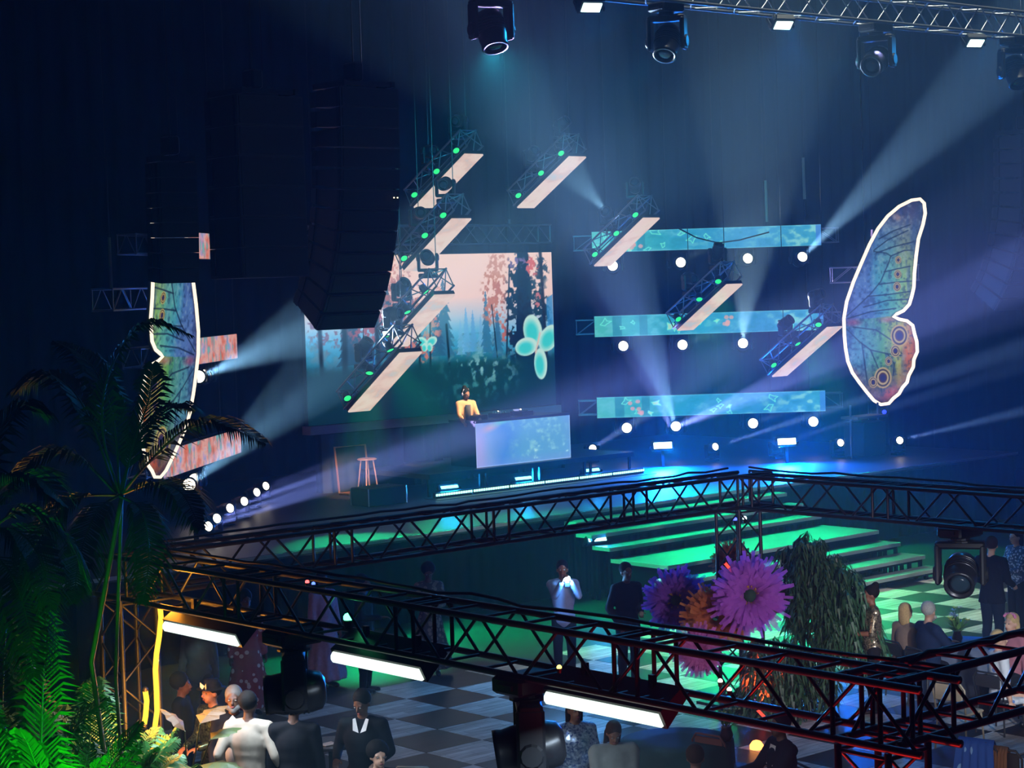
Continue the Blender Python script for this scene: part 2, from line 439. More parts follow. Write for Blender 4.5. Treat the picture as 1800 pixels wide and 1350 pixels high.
class Pic:
    def __init__(s, w, h, nx, ny, col='000000'):
        s.w, s.h, s.nx, s.ny = w, h, nx, ny
        s.x, s.y = np.meshgrid(np.linspace(0, w, nx), np.linspace(0, h, ny))
        s.c = np.ones((ny, nx, 3)) * hexc(col)
    def mix(s, m_, col):
        m_ = np.clip(m_, 0, 1)[..., None]; s.c = s.c * (1 - m_) + (hexc(col) if isinstance(col, str) else col) * m_
    def grad(s, v, stops):
        xs = [a for a, _ in stops]; cs = np.array([hexc(c) for _, c in stops])
        s.c = np.stack([np.interp(v, xs, cs[:, k]) for k in range(3)], -1)
    def poly(s, pts):
        ins = np.zeros(s.x.shape, bool); n = len(pts)
        for i in range(n):
            (x0, y0), (x1, y1) = pts[i], pts[(i + 1) % n]
            if y0 == y1: continue
            cnd = ((y0 > s.y) != (y1 > s.y)) & (s.x < (x1 - x0) * (s.y - y0) / (y1 - y0) + x0)
            ins ^= cnd
        return ins.astype(float)
    def line(s, pts, w):
        d = np.full(s.x.shape, 1e9)
        for (x0, y0), (x1, y1) in zip(pts[:-1], pts[1:]):
            L2 = (x1 - x0) ** 2 + (y1 - y0) ** 2 + 1e-12
            t = np.clip(((s.x - x0) * (x1 - x0) + (s.y - y0) * (y1 - y0)) / L2, 0, 1)
            d = np.minimum(d, np.hypot(s.x - x0 - t * (x1 - x0), s.y - y0 - t * (y1 - y0)))
        return np.clip(1.5 - d / w, 0, 1)
    def ell(s, cx, cy, rx, ry, a=0, soft=.15):
        dx, dy = s.x - cx, s.y - cy; ca, sa = math.cos(a), math.sin(a)
        q = np.hypot((dx * ca + dy * sa) / rx, (-dx * sa + dy * ca) / ry)
        return np.clip((1 - q) / soft, 0, 1)
    def build(s, name, parent, mt, mask=None, M=None):
        """vertical sheet: local x right, z up, facing -y"""
        V = np.stack([s.x, 0 * s.x, s.y], -1).reshape(-1, 3)
        c = np.clip(s.c, 0, 1); L = np.where(c <= .04045, c / 12.92, ((c + .055) / 1.055) ** 2.4).reshape(-1, 3)
        idx = np.arange(s.nx * s.ny).reshape(s.ny, s.nx)
        q = np.stack([idx[:-1, :-1], idx[:-1, 1:], idx[1:, 1:], idx[1:, :-1]], -1).reshape(-1, 4)
        if mask is not None:
            q = q[mask.reshape(-1)[q].all(1)]
        me = bpy.data.meshes.new(name); me.vertices.add(len(V)); me.vertices.foreach_set('co', V.ravel())
        me.loops.add(q.size); me.loops.foreach_set('vertex_index', q.ravel().astype(np.int32))
        me.polygons.add(len(q)); me.polygons.foreach_set('loop_start', np.arange(0, q.size, 4, dtype=np.int32))
        me.update(calc_edges=True)
        a = me.color_attributes.new('Col', 'FLOAT_COLOR', 'POINT')
        a.data.foreach_set('color', np.concatenate([L, np.ones((len(L), 1))], 1).ravel())
        me.materials.append(mt)
        return ob(name, me, parent, M=M)
SCR = screen_mat('led_picture', 1.05)
# --- booth front
P = Pic(BW, BH, 200, 76)
n1 = fnoise(200, 76, 26, 12, 3, 4); n2 = fnoise(200, 76, 3, 1.6, 9, 2); u = P.x / BW; v_ = P.y / BH
P.grad(u * .8 + .25 * n2, [(0, '9fa9e8'), (.2, '7fa6e6'), (.32, '4f8ee0'), (.5, '5fa6d8'), (.8, '62a8d6'), (1, '6f9fe2')])
P.mix(np.clip((n1 - .5) * 3.2, 0, 1) * np.clip((u - .28) * 4, 0, 1) * np.clip((1.02 - u) * 6, 0, 1) * .75, '9adbe0')
P.mix(P.ell(.42, .83, .34, .12, .25, .9) * .8, 'd8a9c6'); P.mix(P.ell(.75, .93, .45, .09, .2, .9) * .8, '6fd2d8')
P.mix(np.clip((.2 - v_) * 3, 0, 1) * .6, '7f93e8'); P.mix(P.ell(.1, .4, .25, .7, 0, .9) * .6, 'b9a8ea')
P.mix(np.clip((n1 - .66) * 6, 0, 1) * (v_ < .35) * (u > .6) * .8, 'b8ecf4')
e_ = np.minimum(np.minimum(P.x, BW - P.x), np.minimum(P.y, BH - P.y)); P.mix((e_ < .018) * .5, 'b8d8ff')
P.build('video_front', bt, SCR, M=Matrix.Translation((-BW / 2, .012, 0)))
# --- main screen: a forest with two butterflies
MX0, MX1, MZ0, MZ1, MY = 23.89, 30.98, 2.98, 6.56, 34.15
WM, HM = MX1 - MX0, MZ1 - MZ0
P = Pic(WM, HM, 400, 210); nx, ny = 400, 210
u, v_ = P.x / WM, P.y / HM
P.grad(v_ + .05 * (fnoise(nx, ny, 8, 5, 1) - .5), [(0, '06222c'), (.12, '0b3a42'), (.3, '0f4a52'), (.38, '2e8fb4'), (.5, '5fb4dc'), (.6, 'b4c8d8'), (.72, 'f0d0c4'), (1, 'f4d6c6')])
fl_ = fnoise(nx, ny, 46, 26, 5, 4)
P.mix(np.clip((fl_ - .52) * 6, 0, 1) * np.clip((v_ - .3) * 10, 0, 1) * np.clip((.55 - v_) * 8, 0, 1) * .6, 'cfe8f2')
P.mix(np.clip((fl_ - .45) * 4, 0, 1) * (v_ > .3) * (v_ < .5) * .45, '123c58')
random.seed(4)
def conifer(x, y0, y1, w, col, a):
    pts = [(x, y1)]; k = 9
    for i in range(1, k + 1):
        yy = y1 + (y0 - y1) * i / k; ww = w * (i / k) ** .8
        pts.append((x + ww * (1 + random.uniform(-.2, .2)), yy)); pts.append((x + ww * .55, yy + (y1 - y0) * .015))
    L_ = [(2 * x - px, py) for px, py in pts[:0:-1]]
    P.mix(P.poly(pts + L_) * a, col)
for x, y0, y1, w, c, a in ((4.42, 1.35, 2.4, .16, '66aede', .8), (4.62, 1.35, 2.3, .16, '5aa2d6', .8), (4.25, 1.3, 2.1, .14, '74b6e0', .7), (4.85, 1.3, 2.2, .15, '6fb0da', .7),
                         (3.78, 1.3, 3.05, .34, '2f6a8c', .85), (3.55, 1.3, 2.5, .3, '24587c', .8), (5.02, 1.3, 2.75, .2, '2e7096', .85), (5.35, 1.2, 2.3, .22, '2a648a', .8), (3.2, 1.3, 2.2, .3, '3a7ea4', .7), (2.9, 1.3, 2.7, .35, '1d4a6a', .8), (2.2, 1.3, 3.0, .4, '183a58', .85), (1.2, 1.2, 2.8, .5, '16344e', .8)):
    conifer(x, y0, y1, w, c, a)
fo = fnoise(nx, ny, 90, 48, 21, 3)
def foliage(cx, cy, rx, ry, col, thr=.5, a=.95):
    P.mix(np.clip((fo - thr + .28 * P.ell(cx, cy, rx, ry, 0, .9) - .14) * 12, 0, 1) * P.ell(cx, cy, rx, ry, 0, .35) * a, col)
for cx, cy, rx, ry, c in ((2.4, 2.6, .9, .9, 'a86a64'), (1.3, 2.9, 1.1, .7, 'c07a70'), (.6, 2.4, .8, 1, '7c5c78'), (2.75, 1.75, .5, .55, 'c26a5c'), (3.4, 2.0, .35, .6, 'd2897c'), (5.3, 3.0, .45, .6, 'c88a70'), (5.62, 2.1, .28, .6, 'd27f6a'), (5.45, 2.6, .4, .5, 'b87462'), (2.0, 3.3, .9, .4, 'd89a88'), (5.45, 3.3, .5, .35, 'd09a84'), (5.2, 2.5, .4, .7, 'c07c68'), (5.7, 1.7, .3, .4, 'b86a5c'), (3.6, 2.6, .3, .5, 'd8a294'), (3.15, 1.5, .4, .4, 'c87064'), (1.7, 2.0, .7, .6, '9a4f5e')):
    foliage(cx, cy, rx, ry, c)
def trunk(x0, y0, x1, y1, w, c='0a1c2c', a=.95): P.mix(P.line([(x0, y0), (x1, y1)], w) * a, c)
for a_ in ((5.6, 1.2, 5.78, 3.3, .022), (5.32, 1.2, 5.2, 2.4, .016), (2.62, 1.05, 2.55, 2.4, .05), (3.05, 1.05, 3.08, 2.2, .03), (3.35, 1.0, 3.4, 2.6, .025), (3.9, 1.1, 3.85, 2.0, .03), (1.9, 1.0, 1.9, 3.3, .06), (1.0, .9, 1.05, 3.4, .07), (.4, .9, .35, 3.5, .05)): trunk(*a_)
P.mix(P.poly([(5.85, .6), (6.55, .6), (6.42, 2.2), (6.36, 3.58), (6.02, 3.58), (5.95, 2.2)]) * .96, '071a2c')
for cx, cy, rx, ry, c in ((6.1, 2.9, .5, .9, '0c2a3c'), (5.9, 2.2, .4, .8, '0e3044'), (6.75, 2.0, .35, .6, '1a4a60'), (6.75, 3.2, .3, .4, '2a4454'), (6.6, 2.4, .42, .7, '12384a'), (6.5, 1.6, .4, .5, '0d2c3c'), (5.95, 1.5, .4, .7, '0a2436')): foliage(cx, cy, rx, ry, c, .42)
foliage(6.45, 3.25, .3, .3, 'd86a62', .5); foliage(6.0, 3.35, .35, .2, '7a6a9a', .5); foliage(6.6, 2.5, .15, .3, 'c87a7a', .56)
trunk(6.86, .6, 6.74, 3.58, .045, '1c2430'); P.mix(P.poly([(6.92, 1.4), (7.09, 1.4), (7.09, 2.6), (6.88, 2.5)]) * .75, '2f86c4')
gn = fnoise(nx, ny, 60, 30, 31, 4)
P.mix(np.clip((1.22 + .25 * (gn - .5) - P.y) * 5, 0, 1) * .94, '0b333c')
P.mix(np.clip((gn - .5) * 5, 0, 1) * P.ell(4.7, .85, 1.5, .8, -.2, .8) * .75, '3c8f94'); P.mix(np.clip((gn - .58) * 8, 0, 1) * P.ell(4.9, 1.0, 1.3, .5, -.15, .8) * .8, '8fc0c4')
P.mix(np.clip((.55 - P.y) * 1.4, 0, 1) * .75, '07252e'); P.mix(np.clip((gn - .55) * 5, 0, 1) * P.ell(4.2, .45, 1.6, .4, 0, .8) * .5, '2f7a78')
def wing4(cx, cy, s, a, ws):
    ca, sa = math.cos(a), math.sin(a)
    for dx, dy, rx, ry, an in ws:
        X_, Y_ = cx + s * (dx * ca - dy * sa), cy + s * (dx * sa + dy * ca)
        P.mix(P.ell(X_, Y_, rx * s, ry * s, an + a, .08), 'bfe9dc'); P.mix(P.ell(X_ - .03 * s, Y_ - .03 * s, rx * s * .86, ry * s * .86, an + a, .5), '3fd0cc')
wing4(6.55, 1.42, 1.0, -.25, ((-.2, .3, .3, .4, .5), (.33, .24, .27, .38, -.6), (-.32, -.1, .36, .22, .35), (.2, -.4, .21, .38, .3)))
P.mix(P.line([(6.5, 1.25), (6.65, 1.7)], .025), 'd8c8b8')
wing4(3.28, 1.62, .62, 0, ((-.22, .05, .26, .17, -.35), (.22, .05, .26, .17, .35), (-.12, -.16, .13, .16, 0), (.12, -.16, .13, .16, 0)))
P.mix(P.ell(3.3, 1.95, .4, .3, 0, .9) * .45, '6fd8cc')
ms = thing('video_screen', 'large rectangular screen showing a misty forest with turquoise butterflies', 'screen', (MX0, MY, MZ0))
P.build('picture', ms, SCR, M=Matrix.Translation((0, -.005, 0)))
MB().box((WM / 2, .06, HM / 2), (WM + .02, .11, HM + .02)).build('cabinet', BLK, ms)
# plinth beam the screen stands on, and legs
pb = thing('screen_plinth', 'grey beam on posts carrying the forest screen', 'beam', (MX0, MY, SZ))
MB().box((WM / 2, .02, MZ0 - SZ - .1), (WM + .1, .3, .18)).build('beam', mat('plinth_grey', '8a7f78', .6, 0, .2, 4), pb)
for k in range(5): MB().box((.3 + k * (WM - .6) / 4, .06, (MZ0 - SZ - .19) / 2), (.14, .14, MZ0 - SZ - .19)).build('post', BLKM, pb)
# side video strips on trusses
def strip_pic(seed, warm):
    Wd, Hd = 5.5, .5; P_ = Pic(Wd, Hd, 400, 38); nx, ny = 400, 38
    a = fnoise(nx, ny, 30, 4, seed, 4); u_ = P_.x / Wd
    if warm:
        P_.grad(a * .8 + .15 * np.sin(P_.x * 7 + seed), [(0, 'c8603e'), (.25, 'd88a80'), (.45, 'd8b0a8'), (.6, 'b89ac0'), (.75, '78a8c8'), (1, 'd8d0b8')])
        vv = fnoise(nx, ny, 60, 2, seed + 5, 3); P_.mix(np.clip((vv - .55) * 6, 0, 1) * .6, '9a4a6a'); P_.mix(np.clip((vv - .62) * 8, 0, 1) * .7, '5fc8c0')
        return P_
    P_.grad(u_ + .2 * (a - .5), [(0, '4fc0b8'), (.2, '35b0b8'), (.4, '2f9fc4'), (.7, '3a98cc'), (1, '3fa8cc')])
    P_.mix(np.clip((a - .52) * 5, 0, 1) * .35, '8fe0dc'); P_.mix(np.clip((.42 - a) * 6, 0, 1) * .35, '1f7fa4')
    P_.mix(((np.abs(u_ - .1) < .02) | (np.abs(u_ - .215) < .018)) * .6, '1f7f98')
    P_.mix(np.clip((a - .5) * 5, 0, 1) * np.clip((u_ - .72) * 6, 0, 1) * .5, 'a8ecd8')
    rn = random.Random(seed)
    for k in range(11):
        x, y, s_ = rn.uniform(.1, 5.2), rn.uniform(.03, .45), rn.uniform(.06, .15); an = rn.uniform(0, 6)
        pts = [(x + s_ * r_ * math.cos(an + t_), y + s_ * r_ * .8 * math.sin(an + t_)) for t_, r_ in ((0, .4), (.7, 1.1), (1.3, .5), (2, 1), (3, .4), (4, .9), (5, .6), (6.28, .4))]
        if rn.random() < .3: P_.mix(P_.poly(pts) * .9, 'b8e8c0')
        P_.mix(P_.line(pts, .011) * .95, '6ff0d8')
    for k in range(7): P_.mix(P_.ell(rn.gauss(1.0 if seed % 2 else 3.2, .1), rn.uniform(.05, .45), .06, .05) * .8, 'e0a8a0')
    P_.mix((u_ > .975) * .8, '3f7fd8'); e = np.minimum(P_.y, Hd - P_.y); P_.mix((e < .015) * .4, '7fd8e0')
    return P_
STR_IN = Vector((32.55, 34.41)); STR_D = Vector((.7407, -.6718))
for k, (z0, nm) in enumerate(((6.53, 'upper'), (4.5, 'middle'), (2.54, 'lower'))):
    for side in (1, -1):
        p = STR_IN if side > 0 else Vector((2 * XC - STR_IN.x, STR_IN.y))
        d = STR_D if side > 0 else Vector((-STR_D.x, STR_D.y))
        if side < 0: p = p + d * 5.5; d = -d
        R3 = Matrix(((d.x, -d.y, 0), (d.y, d.x, 0), (0, 0, 1)))
        lb = ('%s turquoise video strip with glowing butterfly outlines' if side > 0 else '%s rosy video strip beside the butterfly wing and speakers') % nm
        t = thing('video_strip', lb, 'screen', M=mat4(R3, (p.x, p.y, z0)), group='video strips beside the forest screen')
        Pp = strip_pic(11 + k, side < 0)
        Pp.build('picture', t, SCR, M=Matrix.Translation((0, -.055, 0)))
        MB().box((2.75, 0, .25), (5.52, .1, .52)).build('cabinet', BLK, t)
        for bx_ in (1.2, 4.3): MB().box((bx_, .11, .1), (.06, .14, .05)).build('mounting_bracket', BLKM, t)
        e = .45
        a3, b3 = Vector((p.x, p.y, z0 + .25)) + Vector((-R3[0][1], -R3[1][1], 0)) * -.28, None
        a3 = Vector((p.x, p.y, 0)) + R3 @ Vector((-e, .3, 0)); b3 = Vector((p.x, p.y, 0)) + R3 @ Vector((5.5 + e, .3, 0))
        a3.z = b3.z = z0 + .24
        truss('truss_span', 'grey box truss carrying the %s %s video strip' % (nm, 'turquoise' if side > 0 else 'rosy'), 'truss', a3, b3, .34, .55, ALU, .02, .01, frames=(.02, L_end := 5.5 + 2 * e - .02))
# truss above the forest screen
truss('truss_span', 'long dim box truss hanging above the forest screen', 'truss', (MX0 - .1, MY + .35, 7.0), (MX1 + .15, MY + .35, 7.0), .42, .5, ALU, .024, .011, frames=(.02, 7.3))
for x, nm in ((24.6, 'rosy-strip'), (30.2, 'turquoise-strip')):
    c = thing('hoist_cable', 'steel hoist cable at the %s end of the truss above the forest screen' % nm, 'cable', (x, MY + .35, 7.22))
    c.location.y += .21
    MB().tube([(0, 0, 0), (0, 0, 8.82)], .01, 5).build('wire_rope', BLKM, c); MB().tube([(0, 0, -.02), (0, 0, .14)], .03, 6).build('shackle', ALU, c)
# ------------------------------------------------------------------ butterfly wing signs (outline read from the wing by the right wall)
_wo = [(1484, 590), (1483, 560), (1488, 530), (1500, 495), (1514, 462), (1528, 430), (1543, 402), (1560, 380), (1580, 363), (1602, 352), (1617, 350), (1624, 357), (1626, 375), (1622, 395), (1614, 420), (1610, 450), (1607, 480), (1606, 505), (1602, 522), (1598, 535), (1588, 546), (1576, 552), (1570, 556), (1580, 561), (1594, 564), (1604, 572), (1607, 586), (1611, 600), (1612, 618), (1606, 632), (1605, 645), (1597, 660), (1594, 672), (1586, 681), (1580, 692), (1570, 700), (1562, 709), (1548, 711), (1536, 704), (1524, 690), (1510, 672), (1498, 655), (1490, 635), (1486, 612)]
WP0, WN = Vector((36.85, 30.25, 0)), Vector((.67, .74, 0))
def wing_hit(x, y):
    d = ray(x, y); return CAM + d * ((WP0 - CAM).dot(WN) / d.dot(WN))
WD = Vector((.7414, -.6711, 0)).normalized()
W2 = []
for x, y in _wo:
    h = wing_hit(x, y); W2.append(((h - WP0).dot(WD), h.z - 2.6))
wx0 = min(a for a, _ in W2); W2 = [(a - wx0, z) for a, z in W2]
WW, WH = max(a for a, _ in W2), max(z for _, z in W2)
def uvw(px, py): h = wing_hit(px, py); return (h - WP0).dot(WD) - wx0, h.z - 2.6
P = Pic(WW, WH, 150, 360); nx, ny = 150, 360
msk = P.poly(W2) > .5
n1 = fnoise(nx, ny, 30, 70, 41, 4); n2 = fnoise(nx, ny, 7, 3, 43, 3); n3 = fnoise(nx, ny, 14, 5, 47, 3)
xh, yh = P.x / WW, P.y / WH
notch = uvw(1570, 556)
up = P.y > notch[1] + .05 - .12 * (1 - xh)
P.grad(xh + .18 * (n2 - .5), [(0, '5a62a8'), (.3, '4c78b4'), (.45, '3f90ac'), (.6, '5cb09a'), (.75, '8cb45c'), (.9, '5f8f5c'), (1, '2f5f6a')])
top_c = P.c.copy()
P.grad(xh + .18 * (n2 - .5), [(0, '4a78a0'), (.22, '4a8c9c'), (.42, '4f9a5c'), (.6, '8ab04c'), (.72, 'c0a848'), (.85, 'b05a34'), (1, '4a2f34')])
low_c = P.c.copy()
P.c = np.where(up[..., None], top_c, low_c)
P.mix(up * np.clip((yh - .62) * 3, 0, 1) * .85, '57589c'); P.mix(up * np.clip((yh - .86) * 8, 0, 1) * .9, '34304c'); P.mix(P.ell(*uvw(1578, 382), .16, .12, 0, .8) * .7, 'c09a88')
P.mix(up * np.clip((xh - .88) * 9, 0, 1) * .75, '2a3a50')
P.mix(np.clip((n3 - .52) * 5, 0, 1) * .5, '2f4a84')
P.mix((~up) * np.clip((.22 - yh) * 5, 0, 1) * .8, '8a3a30'); P.mix((~up) * np.clip((.1 - yh) * 8, 0, 1) * .7, '3a2030')
P.mix(P.ell(*uvw(1596, 628), .16, .5, .1, .8) * .8, 'c8602c'); P.mix(P.ell(*uvw(1566, 690), .3, .16, .5, .8) * .8, 'c05030'); P.mix(P.ell(*uvw(1500, 660), .18, .3, .6, .8) * .7, '9a4a50')
P.mix(P.ell(*uvw(1500, 567), .28, .12, 0, .8) * .75, '9a4a6c'); P.mix(P.ell(*uvw(1560, 562), .3, .1, 0, .8) * .7, 'a85a5c')
P.mix(np.clip((n1 - .56) * 7, 0, 1) * .45, '1c2c50'); P.mix(np.clip((.42 - n1) * 6, 0, 1) * .3, 'a8c8c8')
for ln in ([(1488, 556), (1510, 536), (1530, 517), (1548, 495), (1562, 462), (1566, 450)], [(1566, 450), (1558, 445), (1536, 442)], [(1566, 450), (1590, 440), (1604, 440)], [(1554, 478), (1580, 472), (1600, 468)], [(1545, 500), (1575, 496), (1604, 494)], [(1525, 521), (1560, 518), (1602, 512)], [(1518, 540), (1560, 528), (1600, 526)], [(1490, 560), (1530, 548), (1575, 542)], [(1536, 440), (1560, 422), (1596, 405)], [(1545, 420), (1570, 406), (1600, 395)], [(1540, 445), (1570, 434), (1606, 425)], [(1488, 578), (1510, 600), (1530, 615), (1560, 622), (1585, 625)], [(1530, 615), (1545, 650), (1550, 690)], [(1515, 603), (1520, 640), (1524, 668)], [(1500, 575), (1540, 580), (1570, 600), (1585, 622)], [(1560, 622), (1572, 640), (1570, 660)]):
    P.mix(P.line([uvw(*a) for a in ln], .014) * .8, '16223c')
for cx, cy, r_ in ((1581, 590, .2), (1552, 664, .19), (1574, 617, .11), (1562, 635, .08), (1535, 672, .1), (1579, 457, .07), (1578, 482, .08), (1577, 504, .085)):
    c = uvw(cx, cy)
    for k, (s_, cl) in enumerate(((1.25, 'c8b060'), (1.05, '2c2430'), (.85, 'c8bc74'), (.62, '4a2c34'), (.42, '2c2c58'))): P.mix(P.ell(*c, r_ * s_ * .9, r_ * s_ * 1.12, 0, .1) * .9, cl)
e_ = np.full(P.x.shape, 1e9)
P.mix(P.line(W2 + W2[:1], .05) * .5, '2c2c3c')
P.c *= .92
NEON = emat('warm_white_neon', 'fff0d8', 1.5)
def wing(side, label):
    o = WP0 + WD * wx0; o.z = 2.6
    if side > 0: M_ = mat4(Matrix(((WD.x, -WD.y, 0), (WD.y, WD.x, 0), (0, 0, 1))), o)
    else:
        # mirrored sign, turned more to the house and leaning forward at the top
        nt_ = Vector((283, 626)); hx, hz = notch; d = Vector((-.888, -.46, 0)); yb = Vector((-.46, .888, 0)); up_ = Vector((0, 0, 1)) - yb * .17
        q = Vector((17.44, 29.22, 4.8)); o2 = q - d * hx - up_ * hz
        M_ = Matrix(((d.x, yb.x, up_.x, o2.x), (d.y, yb.y, up_.y, o2.y), (0, 0, 1, o2.z), (0, 0, 0, 1)))
    t = thing('butterfly_wing', label, 'wing sign', M=Matrix.Translation(M_.translation))
    R_ = M_.to_3x3().to_4x4()
    def bk(o_): o_.data.transform(R_); o_.data.update(); return o_
    bk(P.build('painted_face', t, screen_mat('wing_face', 1.15), msk, Matrix.Identity(4)))
    bk(MB().prism(W2, .03, .07).build('back_panel', BLK, t))
    bk(MB().tube([(a, -.03, z) for a, z in W2 + W2[:1]], .042 if side > 0 else .03, 8).build('neon_tube', NEON, t, True))
    for xx, zz in ((.45, 3.02), (.75, 3.38)): bk(MB().tube([(xx, .06, zz), (xx, .55, zz)], .02, 6).build('mounting_arm', ALU, t))
    return t
wing(1, 'upright glowing butterfly wing sign beside the turquoise video strips')
wing(-1, 'upright glowing butterfly wing sign behind the dark palm fronds')
for side in (1, -1):
    c = WP0 + WN * .35 + Vector((0, 0, 5.8)); a, b2 = c - WD * .25, c + WD * 1.85
    if side < 0:
        a.x, b2.x = 2 * XC - a.x, 2 * XC - b2.x
    truss('truss_span', 'short box truss holding the butterfly wing ' + ('by the turquoise strips' if side > 0 else 'by the rosy strips'), 'truss', a, b2, .36, .5, ALU, .022, .011, frames=(.02, 2.08))
    ch = (a + b2) / 2 + WN * .18 if side > 0 else (a + b2) / 2 + Vector((-WN.x, WN.y, 0)) * .18
    cb_ = thing('hoist_cable', 'hoist cable of the butterfly wing ' + ('by the turquoise strips' if side > 0 else 'by the rosy strips'), 'cable', (ch.x, ch.y, 5.97)); MB().tube([(0, 0, 0), (0, 0, 10.05)], .012, 5).build('wire_rope', BLKM, cb_); MB().tube([(0, 0, .02), (0, 0, .9)], .03, 6).build('sleeve', mat('cable_sleeve', 'b0a89c', .5), cb_)
# ================================================================== moving heads and other lamps
def _mk(name, mb, mt, smooth=False): me = mb.mesh(name, smooth); me.materials.append(mt); return me
_b = MB(); _b.bbox((0, 0, .06), (.4, .3, .12), .02); _b.bbox((0, -.152, .06), (.2, .01, .06), .003)
for sx in (-1, 1): _b.box((sx * .21, 0, .06), (.02, .16, .03))
M_BASE = _mk('base', _b, BLK)
_b = MB(); _b.lathe([(.1, 0), (.1, .03), (.13, .035), (.13, .05)], 14, (0, 0, .12)); _b.bbox((0, 0, .2), (.5, .17, .08), .02)
for sx in (-1, 1):
    _b.bbox((sx * .225, 0, .4), (.06, .19, .42), .02); _b.lathe([(.07, -.02), (.085, 0), (.07, .02)], 12, (sx * .255, 0, .5), Matrix.Rotation(PI / 2, 3, 'Y'))
M_YOKE = _mk('yoke', _b, BLK)
_b = MB(); _b.lathe([(.0, -.24), (.09, -.235), (.145, -.2), (.165, -.12), (.17, 0), (.165, .1), (.15, .17), (.155, .2), (.155, .235), (.125, .235), (.12, .2)], 20)
for k in range(5): _b.lathe([(.168, -.1 + k * .035), (.175, -.09 + k * .035), (.168, -.08 + k * .035)], 20)
M_HEAD = _mk('head', _b, mat('mover_shell', '1a1c20', .32), True)
_b = MB(); _b.lathe([(0, .228), (.06, .226), (.118, .205)], 18); LENSMB = _b
def lens_mesh(mt, cache={}):
    if mt.name not in cache: cache[mt.name] = _mk('lens', LENSMB, mt, True)
    return cache[mt.name]
LENS_OFF = mat('dark_lens', '20303a', .08, 0)
LENS_ON = emat('lamp_white', 'fff6e2', 5)
def mover(label, base, head_dir, s=1, hang=False, lens=LENS_ON, group=None, beam=None, name='moving_head_light', yaw=None):
    """base: where the base plate sits; the head turns to head_dir (world)"""
    d = Vector(head_dir).normalized(); B = Matrix.Rotation(PI, 3, 'X') if hang else Matrix.Identity(3)
    ld = B.transposed() @ d
    t = thing(name, label, 'stage light', M=mat4(B, base) @ Matrix.Scale(s, 4), group=group)
    pan = math.atan2(ld.y, ld.x) - PI / 2 if yaw is None else yaw
    ob('base', M_BASE, t); ob('yoke', M_YOKE, t, rot=(0, 0, pan))
    h = ob('head', M_HEAD, t, M=mat4(frame(ld), (0, 0, .5)))
    ob('lens', lens_mesh(lens), h)
    if beam:
        pw, ang, col = beam
        c = Vector(base) + B @ Vector((0, 0, .5 * s)) + d * .27 * s
        spot('beam_lamp', c, c + d * 5, pw, ang, col, .25, .05, t)
    return t
def mover_at(label, lens_pt, head_dir, s=1, hang=False, **k):
    """place by the lens centre instead of the base"""
    d = Vector(head_dir).normalized(); h = Vector(lens_pt) - d * .23 * s
    return mover(label, h + Vector((0, 0, .5 * s if hang else -.5 * s)), d, s, hang, **k)
# ------------------------------------------------------------------ PAR cans
_b = MB(); _b.lathe([(0, -.13), (.06, -.125), (.075, -.08), (.085, .03), (.09, .05), (.075, .05), (.072, .035)], 14); M_CAN = _mk('can', _b, BLK, True)
_b = MB(); _b.tube([(-.1, 0, 0), (-.1, 0, -.14), (.1, 0, -.14), (.1, 0, 0)], .008, 5); M_CBR = _mk('bracket', _b, BLKM)
_b = MB(); _b.lathe([(0, .042), (.05, .042), (.073, .036)], 14); M_CL = _mk('lens', _b, emat('par_green', '30e07c', 1.5), True)
def par(label, p, d, group, watt=0, s=1, col='20ff70', ang=60):
    t = thing('par_light', label, 'par light', M=mat4(frame(d), p) @ Matrix.Scale(s, 4), group=group)
    ob('can', M_CAN, t); ob('bracket', M_CBR, t); ob('lens', M_CL, t)
    if watt: spot('wash_lamp', Vector(p) + Vector(d).normalized() * .06, Vector(p) + Vector(d), watt, ang, col, .6, .06, t)

# ------------------------------------------------------------------ sloping canopy of video panels
CAN = [(1.45, (30.88, 8.52), (32.62, 7.52)), (2.65, (29.9, 7.16), (31.48, 6.18)), (4.03, (28.81, 5.68), (30.32, 4.7)), (5.85, (27.58, 4.68), (29.2, 3.59))]
def panel_mat():
    mt = bpy.data.materials.new('canopy_picture'); mt.use_nodes = True; n, l = mt.node_tree.nodes, mt.node_tree.links
    n.remove(n['Principled BSDF']); e = n.new('ShaderNodeEmission'); tc = n.new('ShaderNodeTexCoord'); no = n.new('ShaderNodeTexNoise'); rp = n.new('ShaderNodeValToRGB')
    oi = n.new('ShaderNodeObjectInfo'); va = n.new('ShaderNodeVectorMath'); no.inputs['Scale'].default_value = 2.2; no.inputs['Detail'].default_value = 5
    l.new(tc.outputs['Object'], va.inputs[0]); l.new(oi.outputs['Location'], va.inputs[1]); l.new(va.outputs[0], no.inputs['Vector'])
    es = rp.color_ramp.elements
    es[0].position, es[0].color = .3, (*lin('c4cccc'), 1); es[1].position, es[1].color = .62, (*lin('ead9ca'), 1)
    for p_, c in ((.42, 'e0c4b6'), (.5, 'ebd4c6'), (.72, 'e2c8b8')):
        q = es.new(p_); q.color = (*lin(c), 1)
    l.new(no.outputs['Fac'], rp.inputs[0]); l.new(rp.outputs[0], e.inputs[0]); l.new(e.outputs[0], n['Material Output'].inputs[0]); e.inputs[1].default_value = 1.0
    return mt
PANM = panel_mat()
rn = random.Random(8)
GREEN = [(25, 25.2, .8), (23, 26.9, 1.5), (27, 24.6, .8), (28.5, 26.5, 1.4), (21.5, 24.8, 0), (19.8, 26.9, 1.5), (29.5, 24.6, .8), (32.5, 24.6, 0)]
names = ('topmost', 'second', 'third', 'lowest')
